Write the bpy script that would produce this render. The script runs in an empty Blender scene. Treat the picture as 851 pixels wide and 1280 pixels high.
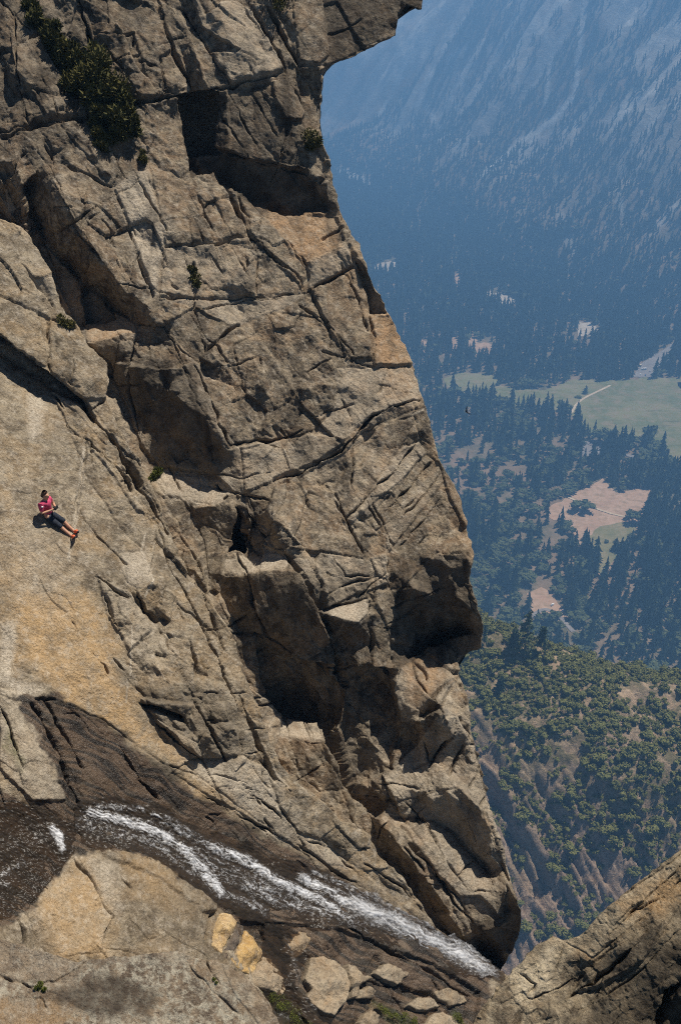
import bpy, bmesh, math, random
import numpy as np
from mathutils import Vector, Matrix, Euler

scene = bpy.context.scene
COL = scene.collection
rng = np.random.default_rng(7)
random.seed(7)

# ---------------------------------------------------------------- camera frame
# the overlook: eye at the origin, looking out and 31 degrees down (y = out over the valley, z = up)
W0, H0, FPX, PITCH = 851.0, 1280.0, 1108.0, math.radians(31.0)
RIGHT = np.array([1.0, 0, 0])
UPV = np.array([0, math.sin(PITCH), math.cos(PITCH)])
FWD = np.array([0, math.cos(PITCH), -math.sin(PITCH)])
SUN_EL, SUN_AZ = math.radians(64.0), math.radians(58.0)      # az: from +y towards +x
SUNV = np.array([math.sin(SUN_AZ) * math.cos(SUN_EL), math.cos(SUN_AZ) * math.cos(SUN_EL), math.sin(SUN_EL)])
FLOOR_Z = -640.0


def ray(u, v):
    """sight line through a traced point of the photograph (survey direction, unit depth)"""
    u = np.asarray(u, float); v = np.asarray(v, float)
    return (((u - W0 / 2) / FPX)[..., None] * RIGHT + ((H0 / 2 - v) / FPX)[..., None] * UPV + FWD)


def on_floor(u, v, z=FLOOR_Z):
    d = ray(u, v)
    return d * (z / d[..., 2])[..., None]


def nrm(az, el):
    az, el = math.radians(az), math.radians(el)
    return np.array([math.sin(az) * math.cos(el), -math.cos(az) * math.cos(el), math.sin(el)])


# ---------------------------------------------------------------- noise
_perm = rng.permutation(256)
_perm = np.concatenate([_perm, _perm, _perm])
_grad = rng.normal(size=(256, 3)); _grad /= np.linalg.norm(_grad, axis=1)[:, None]


def perlin(p):
    p = np.asarray(p, float)
    i = np.floor(p).astype(int); f = p - i
    w = f * f * f * (f * (f * 6 - 15) + 10)
    i &= 255
    out = 0
    for dx in (0, 1):
        wx = w[..., 0] if dx else 1 - w[..., 0]
        hx = _perm[(i[..., 0] + dx) & 255]
        for dy in (0, 1):
            wy = w[..., 1] if dy else 1 - w[..., 1]
            hy = _perm[hx + ((i[..., 1] + dy) & 255)]
            for dz in (0, 1):
                wz = w[..., 2] if dz else 1 - w[..., 2]
                h = _perm[hy + ((i[..., 2] + dz) & 255)]
                g = _grad[h]
                out = out + wx * wy * wz * (g[..., 0] * (f[..., 0] - dx) + g[..., 1] * (f[..., 1] - dy) + g[..., 2] * (f[..., 2] - dz))
    return out * 1.6


def fbm(p, octv=4, gain=0.5, lac=2.03):
    a, s, o = 1.0, 1.0, 0
    for k in range(octv):
        o = o + a * perlin(p * s + 17.3 * k)
        a *= gain; s *= lac
    return o


def ridged(p, octv=4, gain=0.5):
    a, s, o = 1.0, 1.0, 0
    for k in range(octv):
        o = o + a * (1 - np.abs(perlin(p * s + 31.7 * k)) * 2)
        a *= gain; s *= 2.07
    return o


def hash2(ix, iy, k):
    h = (ix.astype(np.int64) * 374761393 + iy.astype(np.int64) * 668265263 + k * 974634777) & 0x7fffffff
    h = ((h ^ (h >> 13)) * 1274126177) & 0x7fffffff
    h = h ^ (h >> 16)
    return (h & 0xffff) / 65535.0


def voronoi2(x, y, seed):
    """jittered-cell voronoi: returns id hash pair (two random numbers per cell) and distance to the cell border"""
    ix, iy = np.floor(x), np.floor(y)
    d1 = np.full(x.shape, 9.0); d2 = np.full(x.shape, 9.0)
    cx = np.zeros(x.shape); cy = np.zeros(x.shape)
    for dx in (-1, 0, 1):
        for dy in (-1, 0, 1):
            jx, jy = ix + dx, iy + dy
            px = jx + 0.1 + 0.8 * hash2(jx, jy, seed); py = jy + 0.1 + 0.8 * hash2(jx, jy, seed + 1)
            d = np.hypot(px - x, py - y)
            near = d < d1
            d2 = np.where(near, d1, np.minimum(d2, d))
            cx = np.where(near, jx, cx); cy = np.where(near, jy, cy)
            d1 = np.where(near, d, d1)
    return hash2(cx, cy, seed + 5), hash2(cx, cy, seed + 6), d2 - d1, hash2(cx, cy, seed + 7)


def blur(a, n):
    """n passes of a 1-2-1 binomial blur on both axes"""
    for _ in range(n):
        a = np.pad(a, [(1, 1), (1, 1)] + [(0, 0)] * (a.ndim - 2), mode='edge')
        a = (a[:-2] + 2 * a[1:-1] + a[2:]) / 4
        a = (a[:, :-2] + 2 * a[:, 1:-1] + a[:, 2:]) / 4
    return a


def inside(poly, X, Y):
    poly = np.asarray(poly, float)
    r = np.zeros(X.shape, bool)
    x0, y0 = poly.min(0); x1, y1 = poly.max(0)
    sel = (X >= x0) & (X <= x1) & (Y >= y0) & (Y <= y1)
    xs, ys = X[sel], Y[sel]
    c = np.zeros(xs.shape, bool)
    j = len(poly) - 1
    for i in range(len(poly)):
        xi, yi = poly[i]; xj, yj = poly[j]
        if yi != yj:
            cond = ((yi > ys) != (yj > ys)) & (xs < (xj - xi) * (ys - yi) / (yj - yi) + xi)
            c ^= cond
        j = i
    r[sel] = c
    return r


def seg_dist(pts, X, Y, reach, closed=False):
    """distance to a polyline (only within reach) and how far along it"""
    D = np.full(X.shape, 1e3); S = np.zeros(X.shape)
    pts = [np.asarray(p, float) for p in pts]
    if closed: pts = pts + [pts[0]]
    n = len(pts) - 1
    for k in range(n):
        a, b = pts[k], pts[k + 1]
        x0, x1 = min(a[0], b[0]) - reach, max(a[0], b[0]) + reach
        y0, y1 = min(a[1], b[1]) - reach, max(a[1], b[1]) + reach
        sel = (X >= x0) & (X <= x1) & (Y >= y0) & (Y <= y1)
        if not sel.any(): continue
        xs, ys = X[sel], Y[sel]
        ab = b - a; L = max(ab @ ab, 1e-9)
        t = np.clip(((xs - a[0]) * ab[0] + (ys - a[1]) * ab[1]) / L, 0, 1)
        d = np.hypot(xs - a[0] - t * ab[0], ys - a[1] - t * ab[1])
        cur = D[sel]; s = S[sel]
        nb = d < cur
        cur[nb] = d[nb]; s[nb] = (k + t[nb]) / n
        D[sel] = cur; S[sel] = s
    return D, S


def rough_line(pts, amp, closed=False, step=7.0, seed=1):
    """resample a traced line and give it a natural wobble"""
    r = np.random.default_rng(seed)
    pts = [np.asarray(p, float) for p in pts]
    if closed: pts = pts + [pts[0]]
    out = []
    for a, b in zip(pts[:-1], pts[1:]):
        L = np.linalg.norm(b - a); n = max(1, int(L / step))
        nx = np.array([-(b - a)[1], (b - a)[0]]) / max(L, 1e-6)
        for k in range(n):
            w = 0 if k == 0 else r.normal() * amp
            out.append(a + (b - a) * k / n + nx * w)
    if not closed: out.append(pts[-1])
    return out


# ---------------------------------------------------------------- object helpers
def link(o):
    COL.objects.link(o); return o


def mesh_obj(name, V, F, mats=(), attrs=None, smooth=False, parent=None, matidx=None):
    """V (n,3), F (m,3|4) arrays or list of ngons"""
    me = bpy.data.meshes.new(name)
    V = np.asarray(V, np.float32)
    if isinstance(F, np.ndarray):
        m, k = F.shape
        me.vertices.add(len(V)); me.vertices.foreach_set('co', V.ravel())
        me.loops.add(m * k); me.loops.foreach_set('vertex_index', F.astype(np.int32).ravel())
        me.polygons.add(m)
        me.polygons.foreach_set('loop_start', np.arange(0, m * k, k, dtype=np.int32))
        me.update(calc_edges=True)
    else:
        me.from_pydata([tuple(v) for v in V], [], [tuple(f) for f in F]); me.update()
    for mt in mats: me.materials.append(mt)
    if matidx is not None: me.polygons.foreach_set('material_index', np.asarray(matidx, np.int32))
    me.polygons.foreach_set('use_smooth', np.full(len(me.polygons), smooth, bool))
    if attrs:
        for k, a in attrs.items():
            at = me.attributes.new(k, 'FLOAT', 'POINT'); at.data.foreach_set('value', np.asarray(a, np.float32).ravel())
    me.validate()
    o = bpy.data.objects.new(name, me); link(o)
    if parent is not None: o.parent = parent
    return o


def tag(o, label=None, cat=None, group=None, kind=None):
    if label: o['label'] = label
    if cat: o['category'] = cat
    if group: o['group'] = group
    if kind: o['kind'] = kind
    return o


# ---------------------------------------------------------------- relief of a rock mass
SP = 1.6          # spacing (traced pixels) of the integration grid
FINE = 1.12       # spacing of the finished mesh


def integrate(gx, gy, L0, w0, cut):
    """least-squares surface with slopes gx, gy (per cell), loosely held to L0"""
    lev = [(gx, gy, L0, w0, cut)]
    while min(lev[-1][0].shape) > 24:
        a, b, l, w, c = lev[-1]
        h, k = a.shape[0] // 2 * 2, a.shape[1] // 2 * 2
        ds = lambda q: (q[:h:2, :k:2] + q[1:h:2, :k:2] + q[:h:2, 1:k:2] + q[1:h:2, 1:k:2]) / 4
        lev.append((ds(a) * 2, ds(b) * 2, ds(l), ds(w) * 4, ds(c)))
    L = None
    for n, (a, b, l, w, c) in enumerate(reversed(lev)):
        if L is None: L = l.copy()
        else:
            U = np.repeat(np.repeat(L, 2, 0), 2, 1)
            U = np.pad(U, ((0, max(0, l.shape[0] - U.shape[0])), (0, max(0, l.shape[1] - U.shape[1]))), mode='edge')[:l.shape[0], :l.shape[1]]
            L = blur(U, 1)
        ax = (a[:, 1:] + a[:, :-1]) / 2; ay = (b[1:] + b[:-1]) / 2
        wx = np.minimum(c[:, 1:], c[:, :-1]); wy = np.minimum(c[1:], c[:-1])
        den = w.copy()
        den[:, 1:] += wx; den[:, :-1] += wx; den[1:] += wy; den[:-1] += wy
        par = np.add.outer(np.arange(L.shape[0]), np.arange(L.shape[1])) % 2
        for it in range(120 if n else 400):
            for col in (0, 1):
                num = w * l
                num[:, 1:] += wx * (L[:, :-1] + ax); num[:, :-1] += wx * (L[:, 1:] - ax)
                num[1:] += wy * (L[:-1] + ay); num[:-1] += wy * (L[1:] - ay)
                new = num / den
                m = par == col
                L[m] = L[m] + 1.5 * (new[m] - L[m]) if it < (90 if n else 350) else new[m]
    return L


def bilin(A, x, y):
    x = np.clip(x, 0, A.shape[1] - 1.001); y = np.clip(y, 0, A.shape[0] - 1.001)
    i, j = x.astype(int), y.astype(int)
    fx, fy = x - i, y - j
    if A.ndim == 3: fx, fy = fx[..., None], fy[..., None]
    return (A[j, i] * (1 - fx) + A[j, i + 1] * fx) * (1 - fy) + (A[j + 1, i] * (1 - fx) + A[j + 1, i + 1] * fx) * fy


class Relief:
    """a rock mass: traced faces (each with its own real orientation) joined into one surface in space"""

    def __init__(self, outline, plane_pt, plane_n, base_n, facets, cracks, box, rough=1.0, cells=(), seed=1, wob=1.1, w0=4e-4,
                 disp=1.0, smooth_n=0, masks=None, ring=0.020, nring=19, edge_round=0.0, hook=None, pops=1.0, lift=6, cuts=()):
        self.pops = pops; self.lift = lift
        x0, y0, x1, y1 = box
        gx_, gy_ = np.meshgrid(np.arange(x0, x1 + .1, SP), np.arange(y0, y1 + .1, SP))
        self.x0, self.y0 = x0, y0
        N = np.zeros(gx_.shape + (3,)); N[:] = base_n
        R = np.full(gx_.shape, rough)
        OFF = np.zeros(gx_.shape)
        # the traced lines get a small wobble so no edge is ruler-straight
        wx = gx_ + 1.8 * perlin(np.stack([gx_ / 23, gy_ / 23, np.full(gx_.shape, seed + .5)], -1)) + 1.3 * perlin(np.stack([gx_ / 7, gy_ / 7, np.full(gx_.shape, seed + 4.5)], -1))
        wy = gy_ + 1.8 * perlin(np.stack([gx_ / 23, gy_ / 23, np.full(gx_.shape, seed + 9.5)], -1)) + 1.3 * perlin(np.stack([gx_ / 7, gy_ / 7, np.full(gx_.shape, seed + 14.5)], -1))
        for f in facets:
            m = inside(f[0], wx, wy)
            az, el = f[1]
            el = el + self.lift if el >= 30 else (el - 8 if el < 16 else el)
            N[m] = nrm(az, el)
            if len(f) > 2: OFF[m] = f[2]
            if len(f) > 3: R[m] = f[3]
        # natural jointing: broken cells each tilted a little their own way
        side = np.array([1.0, 0, 0])
        self.seams = []
        for (size, ang, stretch, tilt, sd) in cells:
            ca, sa = math.cos(math.radians(ang)), math.sin(math.radians(ang))
            wob_ = 0.16 * perlin(np.stack([gx_ / size / 1.3, gy_ / size / 1.3, np.full(gx_.shape, sd + .3)], -1))
            p = (gx_ * ca + gy_ * sa) / (size * stretch) + wob_; q = (-gx_ * sa + gy_ * ca) / size + wob_
            r1, r2, edge, r3 = voronoi2(p, q, sd)
            a = np.radians(tilt) * R * np.sqrt(-2 * np.log(np.clip(r1, 1e-3, 1))) * 0.8
            ph = 2 * math.pi * r2
            Rv = np.stack([np.cos(ph), np.zeros_like(ph), np.sin(ph)], -1)
            N = N + Rv * np.tan(np.clip(a, 0, .9))[..., None]
        self.facets = [tuple(f) + (0,) if len(f) < 3 else f for f in facets]
        N /= np.linalg.norm(N, axis=-1)[..., None]
        N = blur(N, smooth_n); N /= np.linalg.norm(N, axis=-1)[..., None]
        d = ray(gx_, gy_)
        nd = np.minimum((N * d).sum(-1), -0.16)
        du = RIGHT / FPX * SP; dv = -UPV / FPX * SP
        gx = -(N @ du) / nd; gy = -(N @ dv) / nd
        pn = np.asarray(plane_n, float); pn /= np.linalg.norm(pn)
        pp = ray(plane_pt[0], plane_pt[1]) * plane_pt[2]
        t0 = (pn @ pp) / np.minimum(d @ pn, -0.12)
        t0 = np.clip(t0, plane_pt[2] * .5, plane_pt[2] * 1.9)
        if hook is not None: t0 = hook(gx_, gy_, t0)
        L0 = np.log(t0 + blur(OFF, 2))
        w = np.full(gx_.shape, w0) * (1 + 5.0 * (np.abs(OFF) > .01))
        cut = np.ones(gx_.shape)                    # where one face hides the foot of another the surface is free to step
        deep = OFF >= .6
        bd = np.zeros(deep.shape, bool); bd[:, 1:] |= deep[:, 1:] ^ deep[:, :-1]; bd[1:] |= deep[1:] ^ deep[:-1]
        cut[bd] = .04
        for ln in cuts:
            D, _ = seg_dist(ln, wx, wy, 5); cut[D < 1.1] = .04
        L = integrate(gx, gy, L0, w, cut)
        self.L = L
        self.box = box
        self.build(outline, cracks, seed, wob, disp, masks or {}, R, ring, nring, cells, edge_round)

    def depth(self, u, v):
        return np.exp(bilin(self.L, (np.asarray(u, float) - self.x0) / SP, (np.asarray(v, float) - self.y0) / SP))

    def point(self, u, v):
        return ray(u, v) * self.depth(u, v)[..., None]

    def normal(self, u, v, e=4.0):
        u = np.asarray(u, float); v = np.asarray(v, float)
        a = self.point(u + e, v) - self.point(u - e, v); b = self.point(u, v + e) - self.point(u, v - e)
        n = np.cross(b, a); n /= np.linalg.norm(n, axis=-1)[..., None]
        return n

    def build(self, outline, cracks, seed, wob, disp, masks, R, ring, nring, cells, edge_round):
        pops = self.pops
        x0, y0, x1, y1 = self.box
        U, V = np.meshgrid(np.arange(x0 + 4, x1 - 4, FINE), np.arange(y0 + 4, y1 - 4, FINE))
        ol = rough_line(outline, wob, True, 6.0, seed)
        ola = np.array(ol)
        ins = inside(ola, U, V)
        # signed position relative to the outline; outside vertices wrap round behind the edge
        reach = FINE * (nring + 3)
        D, _ = seg_dist(ol, U, V, reach + 10, True)
        keep = ins | (D < FINE * (nring + .5))
        out = keep & ~ins
        uo, vo = U[out], V[out]
        bu, bv = uo.copy(), vo.copy(); best = np.full(uo.shape, 1e9)
        A = ola; B = np.roll(ola, -1, 0)
        for a, b in zip(A, B):
            lo = np.minimum(a, b) - reach; hi = np.maximum(a, b) + reach
            s = (uo >= lo[0]) & (uo <= hi[0]) & (vo >= lo[1]) & (vo <= hi[1])
            if not s.any(): continue
            ab = b - a; Lq = max(ab @ ab, 1e-9)
            t = np.clip(((uo[s] - a[0]) * ab[0] + (vo[s] - a[1]) * ab[1]) / Lq, 0, 1)
            px, py = a[0] + t * ab[0], a[1] + t * ab[1]
            dd = np.hypot(uo[s] - px, vo[s] - py)
            cb = best[s]; nb = dd < cb
            tmpu, tmpv = bu[s], bv[s]
            tmpu[nb] = px[nb]; tmpv[nb] = py[nb]; cb[nb] = dd[nb]
            bu[s] = tmpu; bv[s] = tmpv; best[s] = cb
        PU, PV = U.copy(), V.copy(); back = np.zeros(U.shape)
        k = best / FINE
        zz = np.full(bu.shape, seed + 70.5)
        rag = np.clip(.55 + 1.1 * fbm(np.stack([bu / 26, bv / 26, k / 3.5 + zz], -1), 3), .05, 2.0)     # the side of the rock mass, broken like the rest
        inw = rag * np.minimum(k, 14) * .9 / np.maximum(best, .3)
        PU[out] = bu + (bu - uo) * inw; PV[out] = bv + (bv - vo) * inw
        back[out] = k * (1 + .35 * perlin(np.stack([bu / 19, bv / 19, k / 5 + zz + 9], -1)) * np.clip(k / 4, 0, 1))
        T = self.depth(PU, PV)
        if edge_round:
            er = np.clip(1 - D / edge_round, 0, 1) * ins
            T = T * (1 + .012 * er ** 2.5) 
        T = T * (1 + ring * back ** 1.12)
        PU, PV, T, ins, back = PU[keep], PV[keep], T[keep], ins[keep], back[keep]
        Nf = self.normal(PU, PV, 5.0)
        Nn = self.normal(PU, PV, 26.0) + .35 * Nf; Nn /= np.linalg.norm(Nn, axis=-1)[..., None]
        P0 = ray(PU, PV) * T[..., None]
        rr = np.clip(bilin(blur(R, 6), (PU - x0) / SP, (PV - y0) / SP), .1, 2)
        h = np.zeros(PU.shape)
        n3 = lambda sc, k: perlin(np.stack([PU / sc, PV / sc, np.full(PU.shape, seed + k)], -1))
        # every traced face is a block of its own: stands a little proud or back, with a worn edge
        wx = PU + 1.8 * n3(23, .5) + 1.3 * n3(7, 4.5)
        wy = PV + 1.8 * n3(23, 9.5) + 1.3 * n3(7, 14.5)
        fr = np.random.default_rng(seed + 99)
        fh = np.zeros(PU.shape); fd = np.full(PU.shape, 9.0); tone = np.full(PU.shape, .5)
        for f in self.facets:
            pop = fr.uniform(-.10, .13) * pops * (0 if f[1][1] >= 58 else 1) - .62 * f[2] * (f[2] >= .34)
            m = inside(f[0], wx, wy)
            if not m.any(): continue
            D, _ = seg_dist(f[0], wx, wy, 9, True)
            k_ = np.clip(.5 + np.where(m, 1, -1) * np.minimum(D, 9) / 2.6, 0, 1)
            fh = fh * (1 - k_) + pop * k_
            tone = tone * (1 - k_) + fr.uniform(.15, .85) * k_
            fd[m] = 9.0
            fd = np.minimum(fd, D)
        edge = np.clip(fd / 2.8, 0, 1)
        h += (fh - .03 * pops) * 1.0 + .045 * pops * (1 - (1 - edge) ** 2.2) * (.6 + .8 * np.clip(n3(30, 20.5) + .5, 0, 1))
        # joint cells: small steps and broken edges, in some places strong and in others worn away
        for (size, ang, stretch, tilt, sd) in cells:
            ca, sa = math.cos(math.radians(ang)), math.sin(math.radians(ang))
            wob_ = 0.16 * n3(size * 1.3, sd + .3 - seed)
            p = (PU * ca + PV * sa) / (size * stretch) + wob_; q = (-PU * sa + PV * ca) / size + wob_
            r1, r2, eg, r3 = voronoi2(p, q, sd)
            g = np.clip(n3(size * 2.2, sd + 7.7) * 2.4 + .15, 0, 1)
            tone = tone + (r3 - .5) * g * (.30 if size > 30 else .22)
            wpx = eg * size
            bev = np.clip(wpx / (1.0 + .05 * size), 0, 1)
            h += g * rr * pops * size * (.0062 * (r3 - .5) + .0008 * (1 - (1 - bev) ** 2))
        # traced cracks
        wu = PU + 2.4 * n3(15, 40.5) + .9 * n3(5, 41.5)
        wv = PV + 2.4 * n3(15, 43.5) + .9 * n3(5, 44.5)
        vary = np.clip(.75 + 1.5 * n3(26, 46.5), .22, 1.5)
        for c in cracks:
            pts, wpx, dep = c
            wpx = .62 * wpx + .12 * max(wpx - 2.5, 0)
            Dc, Sc = seg_dist(pts, wu, wv, wpx * 5)
            taper = np.clip(np.minimum(Sc, 1 - Sc) * 6 + .3, 0, 1)
            h -= dep * 1.15 * taper * np.clip(vary, .5, 1.2) * np.exp(-(Dc / (wpx * vary)) ** 2)
        # weathering
        q = P0
        big = fbm(q / 2.1 + 3, 3)
        med = ridged(q / .75 + 11, 3) - 1.0
        small = fbm(q / .30 + 5, 4, .64)
        pit = np.clip(perlin(q / .34 + 50) - .36, 0, 1)
        h += disp * (rr * (.05 * big + .028 * med) - rr * .06 * pit)
        # broken chips: many small flat faces, each on its own slant
        for (sz, am, sd) in ((7.5, .017, 61), (3.8, .010, 67)):
            ca, sa = math.cos(math.radians(56)), math.sin(math.radians(56))
            pp = (PU * ca + PV * sa) / (sz * 1.7); qq = (-PU * sa + PV * ca) / sz
            r1, r2, eg, r3 = voronoi2(pp, qq, sd + seed)
            g = np.clip(n3(28, sd + 3.3) * 2 + .55, .1, 1)
            h += disp * rr * g * am * (2 * (r3 - .5) + 1.6 * (r1 - .5) * np.sin(pp * 3.1 + 6.28 * r2))
        h2 = disp * (.35 + .65 * rr) * .020 * small
        fade = np.where(ins, 1, np.exp(-back))
        P = P0 + (Nn * h[..., None] + Nf * h2[..., None]) * fade[..., None]
        self.attrs = {name: np.clip(fn(PU, PV, P), 0, 1) for name, fn in masks.items()}
        self.attrs['tone'] = np.clip(tone, 0, 1)
        idx = np.full(U.shape, -1); idx[keep] = np.arange(keep.sum())
        a, b, c, e = idx[:-1, :-1], idx[:-1, 1:], idx[1:, 1:], idx[1:, :-1]
        ok = (a >= 0) & (b >= 0) & (c >= 0) & (e >= 0)
        self.F = np.stack([a[ok], e[ok], c[ok], b[ok]], -1)
        self.Vx = P

    def mesh(self, name, mat):
        return mesh_obj(name, self.Vx, self.F, [mat], self.attrs, smooth=True)


def area(poly, soft, noise=0.0, scale=30.0, seed=3):
    """a patch of staining, lichen with its own ragged outline"""
    poly = [tuple(p) for p in poly]

    def fn(u, v, P):
        k = max(1.0, soft)
        z = np.full(u.shape, seed + .5)
        uu = u + noise * fbm(np.stack([u / scale, v / scale, z], -1), 3); vv = v + noise * fbm(np.stack([u / scale, v / scale, z + 8], -1), 3)
        i = inside(poly, uu, vv)
        D, _ = seg_dist(poly, uu, vv, k + 2, True)
        s = np.where(i, 1, -1) * np.minimum(D, k)
        return np.clip(.5 + s / (2 * k), 0, 1)
    return fn


def union(*fns):
    def fn(u, v, P):
        r = np.zeros(u.shape)
        for f, g in fns: r = np.maximum(r, f(u, v, P) * g)
        return r
    return fn


def strokes(lines):
    def fn(u, v, P):
        r = np.zeros(u.shape)
        for pts, w, g in lines:
            uu = u + 1.6 * perlin(np.stack([u / 9, v / 9, np.full(u.shape, 2.5)], -1)); vv = v + 1.6 * perlin(np.stack([u / 9, v / 9, np.full(u.shape, 6.5)], -1))
            D, S = seg_dist(pts, uu, vv, w * 4)
            r = np.maximum(r, g * np.clip(1.4 - D / w, 0, 1))
        return r
    return fn
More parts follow.
